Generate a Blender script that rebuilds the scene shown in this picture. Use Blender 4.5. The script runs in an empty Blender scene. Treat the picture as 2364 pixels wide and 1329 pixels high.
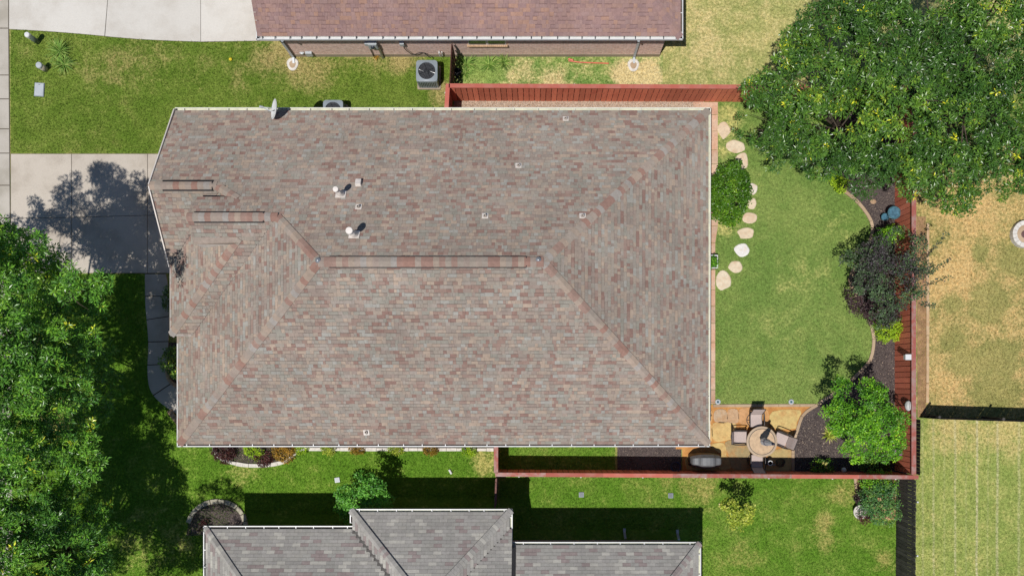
import bpy, math, random
import numpy as np
from mathutils import Vector, Matrix

# ------------------------------------------------------------------ camera, sky, sun, exposure
scn = bpy.context.scene
COL = scn.collection
CAM_H = 36.0            # metres above the ground
PPM = 56.0              # photograph pixels per metre on the ground
NX, NY = 1230.0, 885.0  # pixel straight below the camera (the photo is cropped, hence the lens shift)

cam_d = bpy.data.cameras.new("camera")
cam = bpy.data.objects.new("camera", cam_d)
COL.objects.link(cam)
cam.location = (0, 0, CAM_H)
cam_d.sensor_width = 36.0
cam_d.lens = PPM * CAM_H / 2364.0 * 36.0
cam_d.shift_x = (1182.0 - NX) / 2364.0
cam_d.shift_y = (NY - 664.5) / 2364.0
cam_d.clip_end = 1500.0
scn.camera = cam

SUN_DIR = Vector((0.215, 0.305, -1.0)).normalized()   # the way the light travels
elev = math.asin(-SUN_DIR.z)
azim = math.atan2(-SUN_DIR.x, -SUN_DIR.y)
w = bpy.data.worlds.new("World"); scn.world = w; w.use_nodes = True
wn = w.node_tree
for n in list(wn.nodes): wn.nodes.remove(n)
sky = wn.nodes.new("ShaderNodeTexSky"); sky.sky_type = 'NISHITA'; sky.sun_disc = False
sky.sun_elevation = elev; sky.sun_rotation = azim % (2 * math.pi)
sky.air_density = 1.0; sky.dust_density = 0.1; sky.ozone_density = 4.0
bg = wn.nodes.new("ShaderNodeBackground"); bg.inputs[1].default_value = 0.07
wo = wn.nodes.new("ShaderNodeOutputWorld")
wn.links.new(sky.outputs[0], bg.inputs[0]); wn.links.new(bg.outputs[0], wo.inputs[0])
sl = bpy.data.lights.new("sun", 'SUN'); sl.energy = 4.35; sl.angle = math.radians(0.53)
sl.color = (1.0, 0.965, 0.92)
so = bpy.data.objects.new("sun", sl); COL.objects.link(so)
so.rotation_euler = SUN_DIR.to_track_quat('-Z', 'Y').to_euler(); so.location = (-10, -14, 50)
scn.view_settings.view_transform = 'Standard'; scn.view_settings.look = 'None'
scn.view_settings.exposure = 0.0; scn.view_settings.gamma = 1.0
scn.view_settings.use_curve_mapping = False

random.seed(7)
RNG = np.random.default_rng(11)

# ------------------------------------------------------------------ coordinates
def G(px, py, h=0.0):
    f = (CAM_H - h) / CAM_H / PPM
    return ((px - NX) * f, (NY - py) * f, h)
def P2(px, py, h=0.0):
    g = G(px, py, h); return (g[0], g[1])
def gx(x): return (x - NX) / PPM        # ground pixel -> metre
def gy(y): return (NY - y) / PPM

# ------------------------------------------------------------------ colours and materials
def lin(c):
    c = c / 255.0
    return c / 12.92 if c <= 0.04045 else ((c + 0.055) / 1.055) ** 2.4
LIT = 1.42
def C(r, g, b, f=1.0):
    return (lin(r) / LIT * f, lin(g) / LIT * f, lin(b) / LIT * f, 1.0)

class NT:
    def __init__(s, name):
        s.m = bpy.data.materials.new(name); s.m.use_nodes = True
        s.t = s.m.node_tree
        for n in list(s.t.nodes): s.t.nodes.remove(n)
        s.out = s.t.nodes.new("ShaderNodeOutputMaterial")
    def put(s, sock, v):
        if isinstance(v, bpy.types.NodeSocket): s.t.links.new(v, sock)
        elif v is not None: sock.default_value = v
    def node(s, typ, ins=None, **at):
        n = s.t.nodes.new(typ)
        for k, v in at.items(): setattr(n, k, v)
        for k, v in (ins or {}).items(): s.put(n.inputs[k], v)
        return n
    def pos(s): return s.node("ShaderNodeNewGeometry").outputs["Position"]
    def noise(s, scale, detail=3.0, rough=0.55, vec=None, dist=0.0):
        return s.node("ShaderNodeTexNoise", {"Vector": vec or s.pos(), "Scale": scale, "Detail": detail,
                                              "Roughness": rough, "Distortion": dist}).outputs[0]
    def math(s, op, a, b=None, clamp=False):
        n = s.node("ShaderNodeMath", {0: a}, operation=op, use_clamp=clamp)
        if b is not None: s.put(n.inputs[1], b)
        return n.outputs[0]
    def rng(s, v, a, b, c=0.0, d=1.0, smooth=True):
        return s.node("ShaderNodeMapRange", {"Value": v, "From Min": a, "From Max": b, "To Min": c, "To Max": d},
                      interpolation_type='SMOOTHSTEP' if smooth else 'LINEAR').outputs[0]
    def mix(s, f, a, b, mode='MIX'):
        n = s.node("ShaderNodeMix", data_type='RGBA', blend_type=mode)
        s.put(n.inputs[0], f); s.put(n.inputs[6], a); s.put(n.inputs[7], b)
        return n.outputs[2]
    def ramp(s, f, stops, const=False):
        n = s.node("ShaderNodeValToRGB", {0: f}); cr = n.color_ramp
        cr.interpolation = 'CONSTANT' if const else 'LINEAR'
        while len(cr.elements) < len(stops): cr.elements.new(0.5)
        for e, (p, c) in zip(cr.elements, stops): e.position = p; e.color = c
        return n.outputs[0]
    def attr(s, name="tint"): return s.node("ShaderNodeAttribute", attribute_name=name).outputs["Fac"]
    def scale(s, col, f):           # colour times a value
        n = s.node("ShaderNodeVectorMath", {0: col[:3] if isinstance(col, tuple) else col}, operation="SCALE"); s.put(n.inputs["Scale"], f)
        return n.outputs[0]
    def bump(s, h, strength, dist=0.02):
        return s.node("ShaderNodeBump", {"Height": h, "Strength": strength, "Distance": dist}).outputs[0]
    def end(s, col, rough=0.8, normal=None, metal=0.0, spec=0.5, trans=None, dr=0.0):
        p = s.node("ShaderNodeBsdfPrincipled", {"Base Color": col, "Roughness": rough, "Metallic": metal,
                                                 "Specular IOR Level": spec})
        if normal is not None: s.put(p.inputs["Normal"], normal)
        if dr and "Diffuse Roughness" in p.inputs: p.inputs["Diffuse Roughness"].default_value = dr
        o = p.outputs[0]
        if trans is not None:
            tr = s.node("ShaderNodeBsdfTranslucent", {"Color": trans[0]})
            o = s.node("ShaderNodeMixShader", {0: trans[1], 1: o, 2: tr.outputs[0]}).outputs[0]
        s.t.links.new(o, s.out.inputs[0])
        return s.m

def plain(name, col, rough=0.6, metal=0.0, var=0.18, vs=6.0, spec=0.5):
    t = NT(name); n = t.noise(vs, 4.0)
    c = t.scale(col, t.rng(n, 0.3, 0.7, 1 - var, 1 + var))
    return t.end(c, rough, t.bump(t.noise(vs * 9, 2.0), 0.25, 0.004), metal, spec)

def concrete(name, col, stain, gritty=1.0):
    t = NT(name)
    a = t.noise(0.55, 5.0, 0.6); b = t.noise(5.0, 5.0, 0.65); c = t.noise(70.0, 2.0)
    k = t.mix(t.rng(a, 0.42, 0.68), col, stain)
    k = t.mix(t.rng(b, 0.56, 0.8, 0.0, 0.45), k, stain)
    sp = t.node("ShaderNodeTexNoise", {"Vector": t.pos(), "Scale": 11.0, "Detail": 6.0, "Roughness": 0.8}).outputs[0]
    k = t.mix(t.rng(sp, 0.60, 0.72, 0.0, 0.5 * gritty), k, C(110, 100, 92))
    mp = t.node('ShaderNodeMapping', {'Vector': t.pos(), 'Scale': (0.35, 2.0, 1)}).outputs[0]
    k = t.mix(t.rng(t.noise(0.9, 5.0, 0.7, mp, 0.5), 0.55, 0.75, 0.0, 0.4), k, stain)
    k = t.scale(k, t.rng(c, 0.25, 0.75, 0.9, 1.1))
    k = t.scale(k, t.rng(t.node("ShaderNodeObjectInfo").outputs["Random"], 0, 1, 0.94, 1.05, False))
    return t.end(k, 0.9, t.bump(c, 0.3, 0.006), spec=0.25)

def grass_color(t, A, B, D, dry, patches, stripes=None, soil=None):
    pos = t.pos()
    n1 = t.noise(0.32, 4.0, 0.6, pos, 0.6); n2 = t.noise(1.6, 4.0, 0.6, pos, 0.4); n3 = t.noise(9.0, 3.0, 0.7, pos)
    n4 = t.noise(38.0, 2.0, 0.6, pos)
    k = t.mix(t.rng(t.math('ADD', t.math('MULTIPLY', n1, 0.55), t.math('MULTIPLY', n2, 0.45)), 0.38, 0.62), A, B)
    m = t.math('ADD', t.math('MULTIPLY', n2, 0.42), t.math('MULTIPLY', n3, 0.42))
    m = t.math('ADD', m, t.math('MULTIPLY', n1, 0.16))
    th = 0.78 - dry * 0.5
    pm = None
    for (px, py, r, st) in patches:
        d = t.node("ShaderNodeVectorMath", {0: pos, 1: G(px, py)}, operation='DISTANCE').outputs["Value"]
        f = t.rng(d, r * 0.15, r, st, 0.0)
        pm = f if pm is None else t.math('ADD', pm, f)
    v = m if pm is None else t.math('ADD', m, t.math('MULTIPLY', pm, 0.22))
    dm = t.rng(v, th - 0.13, th + 0.15)
    k = t.mix(t.math('MULTIPLY', dm, 0.9), k, D)
    if stripes:
        sx = t.node("ShaderNodeSeparateXYZ", {0: pos}).outputs[0]
        wob = t.math('ADD', sx, t.math('MULTIPLY', t.math('SUBTRACT', t.noise(0.4, 2.0), 0.5), 0.10))
        for (px, wd, st) in stripes:
            d = t.math('ABSOLUTE', t.math('SUBTRACT', wob, gx(px)))
            f = t.math('MULTIPLY', t.rng(d, 0.0, wd, st, 0.0), t.rng(n3, 0.3, 0.6, 0.2, 1.0))
            k = t.mix(f, k, C(222, 214, 170))
    k = t.scale(k, t.rng(n3, 0.25, 0.75, 0.72, 1.25))
    k = t.scale(k, t.rng(n4, 0.25, 0.75, 0.72, 1.28))
    return k, n4

def grass_mats(name, A, B, D, dry, patches=(), stripes=None):
    t = NT(name + " turf"); k, n4 = grass_color(t, A, B, D, dry, patches, stripes)
    g = t.end(t.scale(k, 0.95), 0.95, t.bump(n4, 0.8, 0.03), spec=0.1)
    t = NT(name + " blades"); k, n4 = grass_color(t, A, B, D, dry, patches, stripes)
    k = t.scale(k, t.rng(t.attr(), 0, 1, 0.75, 1.5, False))
    b = t.end(k, 0.7, None, spec=0.2, trans=(k, 0.3))
    return g, b

def leaf_mat(name, stops, rough=0.42, spec=0.5, trans=0.28, gain=1.0):
    t = NT(name)
    k = t.ramp(t.attr("tint"), stops)
    k = t.scale(k, t.rng(t.attr("leaf"), 0, 1, 0.72 * gain, 1.3 * gain, False))
    tk = t.mix(1.0, k, (1.1, 1.25, 0.45, 1), 'MULTIPLY')
    return t.end(k, rough, None, spec=spec, trans=(tk, trans))

def shingle_mat(name, pal, grit=0.16):
    t = NT(name); n = len(pal)
    k = t.ramp(t.attr("tint"), [(i / n, c) for i, c in enumerate(pal)], True)
    a = t.noise(0.5, 4.0, 0.6); b = t.noise(60.0, 3.0, 0.8); c = t.noise(9.0, 3.0)
    k = t.scale(k, t.rng(a, 0.3, 0.7, 0.92, 1.06))
    for sc_ in ((0.25, 2.2, 0.3), (2.2, 0.25, 0.3)):
        mp = t.node('ShaderNodeMapping', {'Vector': t.pos(), 'Scale': sc_}).outputs[0]
        k = t.scale(k, t.rng(t.noise(1.6, 4.0, 0.6, mp), 0.3, 0.72, 1.03, 0.94))
    k = t.scale(k, t.rng(c, 0.25, 0.75, 0.92, 1.08))
    k = t.scale(k, t.rng(b, 0.2, 0.8, 1 - grit, 1 + grit))
    return t.end(k, 0.95, t.bump(b, 0.4, 0.004), spec=0.12, dr=0.45)

def wood_mat(name, col, col2, axis_scale=(3, 3, 0.3), rough=0.75, amt=0.5, var=0.16):
    t = NT(name)
    mp = t.node("ShaderNodeMapping", {"Vector": t.pos(), "Scale": axis_scale}).outputs[0]
    a = t.noise(5.0, 5.0, 0.65, mp); b = t.noise(1.3, 4.0, 0.6)
    k = t.mix(t.math('MULTIPLY', t.rng(a, 0.4, 0.7), amt), col, col2)
    k = t.mix(t.rng(b, 0.5, 0.72, 0, amt), k, col2)
    k = t.scale(k, t.rng(t.node("ShaderNodeObjectInfo").outputs["Random"], 0, 1, 1 - var, 1 + var, False))
    return t.end(k, rough, t.bump(a, 0.3, 0.004), spec=0.25)

# ------------------------------------------------------------------ mesh builder and object tree
ORG = {}        # object -> world origin of its frame

class MB:
    def __init__(s): s.v = []; s.f = []; s.t = []
    def add(s, vs, fs, tint=0.5):
        o = len(s.v); s.v += [tuple(p) for p in vs]
        for f in fs: s.f.append(tuple(i + o for i in f)); s.t.append(tint)
        return s
    def box(s, c, sz, rz=0.0, tint=0.5, M=None):
        hx, hy, hz = sz[0] / 2, sz[1] / 2, sz[2] / 2
        vs = [Vector((x, y, z)) for z in (-hz, hz) for x, y in ((-hx, -hy), (hx, -hy), (hx, hy), (-hx, hy))]
        R = M if M is not None else Matrix.Rotation(rz, 3, 'Z')
        vs = [R @ p + Vector(c) for p in vs]
        return s.add(vs, [(0, 3, 2, 1), (4, 5, 6, 7), (0, 1, 5, 4), (1, 2, 6, 5), (2, 3, 7, 6), (3, 0, 4, 7)], tint)
    def beam(s, a, b, wd, ht, tint=0.5, up=(0, 0, 1)):
        a = Vector(a); b = Vector(b); d = b - a; L = d.length; d.normalize()
        u = Vector(up)
        if abs(d.dot(u)) > 0.98: u = Vector((0, 1, 0))
        sd = d.cross(u).normalized(); u = sd.cross(d).normalized()
        M = Matrix((d, sd, u)).transposed()
        return s.box((a + b) / 2, (L, wd, ht), M=M, tint=tint)
    def prism(s, poly, z0, z1, tint=0.5, inset=0.0):
        n = len(poly)
        ar = sum(poly[i][0] * poly[(i + 1) % n][1] - poly[(i + 1) % n][0] * poly[i][1] for i in range(n))
        if ar < 0: poly = poly[::-1]
        cx = sum(p[0] for p in poly) / n; cy = sum(p[1] for p in poly) / n
        vs = [(p[0], p[1], z0) for p in poly]
        if inset > 0:
            vs += [(p[0], p[1], z1 - inset * 0.6) for p in poly]
            top = []
            for p in poly:
                dx, dy = cx - p[0], cy - p[1]; L = math.hypot(dx, dy) or 1
                top.append((p[0] + dx / L * inset, p[1] + dy / L * inset, z1))
            vs += top
            fs = [tuple(range(2 * n, 3 * n))]
            for i in range(n):
                j = (i + 1) % n
                fs += [(i, j, n + j, n + i), (n + i, n + j, 2 * n + j, 2 * n + i)]
        else:
            vs += [(p[0], p[1], z1) for p in poly]
            fs = [tuple(range(n, 2 * n)), tuple(range(n - 1, -1, -1))]
            for i in range(n):
                j = (i + 1) % n
                fs.append((i, j, n + j, n + i))
        return s.add(vs, fs, tint)
    def sheet(s, poly, z=0.0):
        n = len(poly)
        ar = sum(poly[i][0] * poly[(i + 1) % n][1] - poly[(i + 1) % n][0] * poly[i][1] for i in range(n))
        if ar < 0: poly = poly[::-1]
        return s.add([(p[0], p[1], z) for p in poly], [tuple(range(n))])
    def tube(s, pts, rad, n=8, tint=0.5, cap=True):
        pts = [Vector(p) for p in pts]; k = len(pts)
        if not isinstance(rad, (list, tuple)): rad = [rad] * k
        vs = []
        for i, p in enumerate(pts):
            d = (pts[min(i + 1, k - 1)] - pts[max(i - 1, 0)]).normalized()
            ref = Vector((0, 0, 1)) if abs(d.z) < 0.95 else Vector((1, 0, 0))
            a = d.cross(ref).normalized(); b = d.cross(a)
            for j in range(n):
                t = 2 * math.pi * j / n
                vs.append(p + (a * math.cos(t) + b * math.sin(t)) * rad[i])
        fs = []
        for i in range(k - 1):
            for j in range(n):
                j2 = (j + 1) % n
                fs.append((i * n + j, i * n + j2, (i + 1) * n + j2, (i + 1) * n + j))
        if cap:
            fs.append(tuple(range(n))); fs.append(tuple(range((k - 1) * n + n - 1, (k - 1) * n - 1, -1)))
        return s.add(vs, fs, tint)
    def lathe(s, prof, c=(0, 0, 0), n=20, M=None, tint=0.5, sx=1.0, sy=1.0, closed=False):
        vs = []; k = len(prof)
        for r, z in prof:
            for j in range(n):
                t = 2 * math.pi * j / n
                p = Vector((r * math.cos(t) * sx, r * math.sin(t) * sy, z))
                if M is not None: p = M @ p
                vs.append(p + Vector(c))
        fs = []
        for i in range(k - 1):
            for j in range(n):
                j2 = (j + 1) % n
                fs.append((i * n + j, i * n + j2, (i + 1) * n + j2, (i + 1) * n + j))
        if closed: 
            for j in range(n):
                j2 = (j + 1) % n
                fs.append(((k - 1) * n + j, (k - 1) * n + j2, j2, j))
        else:
            if prof[0][0] > 1e-4: fs.append(tuple(range(n - 1, -1, -1)))
            if prof[-1][0] > 1e-4: fs.append(tuple(range((k - 1) * n, k * n)))
        return s.add(vs, fs, tint)
    def build(s, name, mat, parent=None, smooth=False, loc=None):
        o = Vector(ORG[parent.name]) if parent is not None else Vector(loc if loc is not None else (0, 0, 0))
        me = bpy.data.meshes.new(name)
        me.from_pydata([(p[0] - o.x, p[1] - o.y, p[2] - o.z) for p in s.v], [], s.f)
        at = me.attributes.new("tint", 'FLOAT', 'FACE'); at.data.foreach_set("value", s.t)
        if smooth:
            me.polygons.foreach_set("use_smooth", [True] * len(me.polygons))
        me.materials.append(mat); me.update()
        ob = bpy.data.objects.new(name, me); COL.objects.link(ob)
        if parent is not None:
            ob.parent = parent; ORG[ob.name] = o
        else:
            ob.location = o; ORG[ob.name] = o
        return ob

def tag(o, label=None, cat=None, group=None, kind=None):
    if label: o["label"] = label
    if cat: o["category"] = cat
    if group: o["group"] = group
    if kind: o["kind"] = kind
    return o
def thing(name, label, cat, loc=(0, 0, 0), rz=0.0, group=None):
    o = bpy.data.objects.new(name, None); COL.objects.link(o)
    o.location = loc; o.rotation_euler = (0, 0, rz); o.empty_display_size = 0.2
    ORG[o.name] = Vector(loc)
    return tag(o, label, cat, group)
def local(o):           # parts of this thing are written in its own frame
    ORG[o.name] = Vector((0, 0, 0)); return o
def copy_tree(o, parent=None):
    c = o.copy(); COL.objects.link(c); c.parent = parent
    for ch in list(o.children): copy_tree(ch, c)
    return c
def struct(name, mb, mat, label, cat, kind="structure"):
    return tag(mb.build(name, mat), label, cat, kind=kind)
def smooth_line(pts, n=6, closed=False):
    out = []; k = len(pts)
    rngi = range(k) if closed else range(k - 1)
    for i in rngi:
        if closed: p0, p1, p2, p3 = (pts[(i + q) % k] for q in (-1, 0, 1, 2))
        else: p0, p1, p2, p3 = pts[max(i - 1, 0)], pts[i], pts[i + 1], pts[min(i + 2, k - 1)]
        for j in range(n):
            t = j / n
            out.append(tuple(0.5 * (2 * b + (c - a) * t + (2 * a - 5 * b + 4 * c - d) * t * t + (3 * b - a - 3 * c + d) * t ** 3)
                             for a, b, c, d in zip(p0, p1, p2, p3)))
    if not closed: out.append(tuple(pts[-1]))
    return out

def np_mesh(name, V, F, mat, parent=None, attrs=None, kind=None, loc=None, smooth=False):
    """V (n,3), F (m,k) constant k; attrs: dict name->(m,)"""
    o = np.array(ORG[parent.name]) if parent is not None else np.array(loc if loc is not None else (0, 0, 0), float)
    me = bpy.data.meshes.new(name); k = F.shape[1]; m = F.shape[0]
    me.vertices.add(len(V)); me.vertices.foreach_set("co", (V - o).astype(np.float32).ravel())
    me.loops.add(m * k); me.loops.foreach_set("vertex_index", F.astype(np.int32).ravel())
    me.polygons.add(m); me.polygons.foreach_set("loop_start", np.arange(0, m * k, k, dtype=np.int32))
    for nm, a in (attrs or {}).items():
        at = me.attributes.new(nm, 'FLOAT', 'FACE'); at.data.foreach_set("value", a.astype(np.float32))
    me.polygons.foreach_set("use_smooth", np.full(m, smooth, dtype=bool))
    me.materials.append(mat); me.update(calc_edges=True)
    ob = bpy.data.objects.new(name, me); COL.objects.link(ob)
    if parent is not None: ob.parent = parent
    else: ob.location = o
    ORG[ob.name] = Vector(o)
    if kind: ob["kind"] = kind
    return ob

# ------------------------------------------------------------------ material library
M = {}
M['drive'] = concrete("drive concrete", C(214, 203, 188), C(190, 178, 162))
M['drive_pale'] = concrete("pale drive concrete", C(229, 224, 215), C(214, 207, 196), 0.4)
M['walk'] = concrete("walk concrete", C(206, 198, 186), C(182, 174, 160))
M['slab'] = concrete("house slab concrete", C(186, 170, 150), C(160, 146, 126))
M['kerb'] = concrete("bed kerb concrete", C(205, 180, 150), C(180, 152, 122))
M['white_stone'] = plain("white edging stone", C(236, 230, 220), 0.9, var=0.12, vs=9)
M['grey_stone'] = plain("grey edging stone", C(190, 182, 160), 0.9, var=0.2, vs=7)
M['brick_edge'] = plain("tan edging brick", C(205, 170, 135), 0.9, var=0.2, vs=9)
M['white'] = plain("white painted metal", C(238, 238, 236), 0.35, var=0.05)
M['cream'] = plain("cream painted metal", C(240, 238, 222), 0.45, var=0.06)
M['cream_in'] = plain("cream gutter trough", C(226, 226, 200), 0.6, var=0.15, vs=3)
M['vent_white'] = plain("cream vent paint", C(250, 240, 230), 0.55, var=0.08)
M['lead'] = plain("lead flashing", C(196, 184, 172), 0.6, var=0.12)
M['dark'] = plain("dark rubber", C(40, 38, 40), 0.7, var=0.2)
M['black'] = plain("black plastic", C(30, 31, 34), 0.5, var=0.2)
M['soffit'] = plain("soffit board", C(190, 180, 165), 0.7)
M['galv'] = plain("galvanised steel", C(176, 178, 180), 0.4, 0.6, 0.1)
M['grey_metal'] = plain("grey painted steel", C(150, 160, 168), 0.4, 0.0, 0.06)
M['grey_light'] = plain("pale grey steel", C(196, 202, 206), 0.4, 0.0, 0.06)
M['dark_metal'] = plain("dark steel", C(52, 54, 60), 0.45, 0.2, 0.1)
M['bronze'] = plain("bronze chair frame", C(78, 72, 70), 0.4, 0.3, 0.1)
M['sling'] = plain("taupe sling fabric", C(206, 188, 180), 0.8, 0, 0.06, 20)
M['table'] = plain("tan tile top", C(214, 182, 144), 0.45, 0, 0.14, 7)
M['table_rim'] = plain("beige table rim", C(196, 172, 142), 0.45, 0, 0.08)
M['teal'] = plain("teal glaze", C(70, 112, 124), 0.25, 0, 0.3, 8)
M['teal_in'] = plain("blue glaze", C(84, 128, 150), 0.2, 0, 0.35, 9)
M['cover'] = plain("lit vinyl cover top", C(122, 124, 126), 0.55, 0, 0.08)  # light on the top of the black cover, painted in as grey
M['cover_dark'] = plain("black vinyl cover", C(36, 37, 42), 0.5, 0, 0.1)
M['bark'] = wood_mat("bark", C(96, 84, 72), C(60, 52, 46), (3, 3, 0.8), 0.9)
M['stem'] = plain("brown stem", C(90, 74, 58), 0.9)
M['red_rail'] = wood_mat("red stained rail", C(198, 108, 92), C(206, 152, 138), (0.6, 0.6, 1), 0.75, 0.35)
M['grey_rail'] = wood_mat("weathered red rail", C(182, 104, 92), C(186, 160, 152), (0.8, 0.8, 1), 0.8, 0.85)
M['red_picket'] = wood_mat("red stained picket", C(246, 146, 112), C(224, 122, 94), (4, 4, 0.5), 0.75, 0.8, 0.2)
M['red_dark'] = wood_mat("dark red picket", C(240, 140, 110), C(222, 122, 96), (4, 4, 0.5), 0.75, 0.8, 0.22)
M['old_wood'] = wood_mat("old grey wood", C(92, 88, 84), C(58, 54, 52), (4, 4, 0.5), 0.85, 0.8, 0.35)
M['old_worn'] = wood_mat("flaking wood", C(176, 128, 118), C(80, 62, 58), (9, 9, 9), 0.85, 0.9, 0.3)
M['dark_wood'] = wood_mat("dark brown wood", C(96, 58, 48), C(64, 42, 38), (4, 4, 0.5), 0.85, 0.6, 0.2)
M['black_wood'] = wood_mat("black stained wood", C(58, 54, 50), C(36, 34, 34), (4, 4, 0.5), 0.85, 0.6, 0.2)
M['timber'] = wood_mat("landscape timber", C(214, 186, 150), C(196, 150, 106), (1, 1, 1), 0.9, 0.6)
M['terracotta'] = plain("terracotta", C(186, 110, 84), 0.8)
M['orange_pipe'] = plain("orange plastic", C(224, 110, 76), 0.5)
M['yellow'] = plain("yellow plastic", C(238, 214, 50), 0.5)
M['glass'] = plain("dark window glass", C(60, 66, 76), 0.08, 0, 0.05)
M['umbrella'] = plain("white canvas", C(240, 240, 242), 0.8, 0, 0.05)
t = NT('white canvas cloth'); M['umbrella'] = t.end(C(244, 244, 246, 1.15), 0.8, None, spec=.2, trans=(C(250, 250, 250, 1.2), .45))
M['navy'] = plain("navy canvas", C(44, 52, 78), 0.8)
M['roof_under'] = plain("asphalt underlayer", C(112, 100, 94), 0.95, 0, 0.2, 20)
M['roof_under_n'] = plain("brown asphalt underlayer", C(116, 88, 84), 0.95, 0, 0.2, 20)
M['roof_under_s'] = plain("grey asphalt underlayer", C(104, 100, 96), 0.95, 0, 0.2, 20)
M['sh_main'] = shingle_mat("weathered blend shingle", [C(182, 166, 151), C(176, 164, 151), C(173, 165, 153), C(178, 166, 155), C(168, 142, 130), C(184, 166, 150),
                            C(170, 153, 142), C(192, 172, 154), C(168, 162, 150), C(172, 148, 136), C(180, 176, 167), C(174, 161, 148), C(170, 160, 149), C(178, 161, 148), C(166, 152, 141), C(162, 132, 121)])
M['cap_main'] = shingle_mat("weathered blend cap", [C(181, 165, 152), C(178, 165, 152), C(173, 140, 127), C(188, 168, 151), C(181, 173, 165), C(173, 137, 123), C(178, 161, 149), C(175, 146, 133), C(177, 164, 152), C(185, 167, 151)])
M['sh_north'] = shingle_mat("brown blend shingle", [C(180, 148, 140), C(176, 144, 138), C(184, 150, 138), C(178, 148, 142), C(170, 140, 136), C(182, 148, 138), C(190, 152, 134), C(174, 142, 136), C(180, 148, 140)])
M['sh_south'] = shingle_mat("grey blend shingle", [C(184, 180, 172), C(178, 175, 168), C(188, 184, 177), C(180, 177, 170), C(204, 200, 190), C(182, 178, 172), C(170, 156, 152), C(176, 172, 166), C(184, 180, 174)])
t = NT("red brick wall")
br = t.node("ShaderNodeTexBrick", {"Vector": t.node("ShaderNodeMapping", {"Vector": t.pos(), "Rotation": (math.pi / 2, 0, 0)}).outputs[0],
        "Color1": C(252, 214, 200, 1.15), "Color2": C(238, 194, 178, 1.15), "Mortar": C(250, 236, 226, 1.1), "Scale": 1.0, "Mortar Size": 0.008,
        "Brick Width": 0.21, "Row Height": 0.075})
k = t.scale(br.outputs[0], t.rng(t.noise(9.0, 4.0), 0.3, 0.7, 0.82, 1.12))
M['brick'] = t.end(k, 0.9, t.bump(br.outputs[1], -0.5, 0.01), spec=0.2)
t = NT("dark mulch")
a = t.noise(26.0, 3.0, 0.7); b = t.noise(1.2, 4.0); v = t.node("ShaderNodeTexVoronoi", {"Vector": t.pos(), "Scale": 30.0})
k = t.mix(t.rng(a, 0.35, 0.7), C(70, 62, 62), C(124, 112, 106))
k = t.mix(t.rng(v.outputs["Color"], 0.86, 0.95, 0, 0.8), k, C(186, 168, 150))
k = t.mix(t.rng(b, 0.5, 0.7, 0, 0.6), k, C(112, 100, 98))
M['mulch'] = t.end(k, 0.95, t.bump(a, 0.9, 0.03), spec=0.1)
t = NT("brown mulch chip")
k = t.ramp(t.attr(), [(0, C(66, 58, 58)), (0.6, C(112, 98, 94)), (0.9, C(136, 122, 112)), (1, C(206, 184, 160))])
M['chip'] = t.end(k, 0.9, None, spec=0.2)
t = NT("pea gravel"); v = t.node("ShaderNodeTexVoronoi", {"Vector": t.pos(), "Scale": 24.0})
k = t.mix(v.outputs["Color"], C(196, 170, 146), C(228, 208, 186))
M['gravel'] = t.end(t.scale(k, t.rng(v.outputs["Distance"], 0.2, 0.7, 1.05, 0.6)), 0.9, t.bump(v.outputs["Distance"], -0.8, 0.02), spec=0.2)
t = NT("river pebble")
k = t.ramp(t.attr(), [(0, C(170, 140, 116)), (0.4, C(216, 190, 164)), (0.8, C(236, 220, 200)), (1, C(190, 176, 170))])
M['pebble'] = t.end(k, 0.8, None, spec=0.3)
t = NT("orange granite sand"); a = t.noise(3.0, 5.0, 0.65); b = t.noise(50, 2)
k = t.mix(t.rng(a, 0.35, 0.65), C(222, 164, 96), C(198, 138, 80))
M['granite'] = t.end(t.scale(k, t.rng(b, 0.25, 0.75, 0.85, 1.15)), 0.95, t.bump(b, 0.5, 0.01), spec=0.15)
t = NT("flagstone"); a = t.noise(2.2, 5.0, 0.65); b = t.noise(9.0, 5.0, 0.7)
k = t.ramp(t.attr(), [(0, C(206, 182, 152)), (0.2, C(216, 172, 130)), (0.4, C(224, 166, 108)), (0.6, C(232, 198, 132)), (0.8, C(222, 196, 128)), (1, C(168, 150, 112))])
k = t.mix(t.rng(a, 0.42, 0.7, 0, 0.6), k, C(206, 150, 92))
k = t.scale(k, t.rng(b, 0.3, 0.7, 0.84, 1.12))
M['flag'] = t.end(k, 0.85, t.bump(b, 0.5, 0.02), spec=0.25)
t = NT("stepping stone"); a = t.noise(3.5, 5.0, 0.65); b = t.noise(14.0, 4.0, 0.7)
k = t.ramp(t.attr(), [(0, C(240, 214, 182)), (0.5, C(244, 226, 196)), (1, C(252, 248, 242))])
k = t.mix(t.rng(a, 0.48, 0.7, 0, 0.55), k, C(210, 168, 128))
M['step'] = t.end(t.scale(k, t.rng(b, 0.3, 0.7, 0.86, 1.1)), 0.9, t.bump(b, 0.5, 0.02), spec=0.2)
t = NT("salmon path brick"); a = t.noise(1.5, 5.0); b = t.noise(16, 4, 0.7)
k = t.mix(t.rng(a, 0.35, 0.65), C(222, 174, 144), C(226, 194, 168))
k = t.scale(k, t.rng(t.attr(), 0, 1, 0.85, 1.12, False))
M['path'] = t.end(t.scale(k, t.rng(b, 0.3, 0.7, 0.85, 1.1)), 0.9, t.bump(b, 0.4, 0.01), spec=0.2)
t = NT("bare soil"); a = t.noise(3.0, 5.0, 0.7)
M['soil'] = t.end(t.mix(t.rng(a, 0.35, 0.65), C(188, 150, 112), C(150, 118, 88)), 0.95, t.bump(t.noise(30, 3), 0.6, 0.02), spec=0.1)

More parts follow.
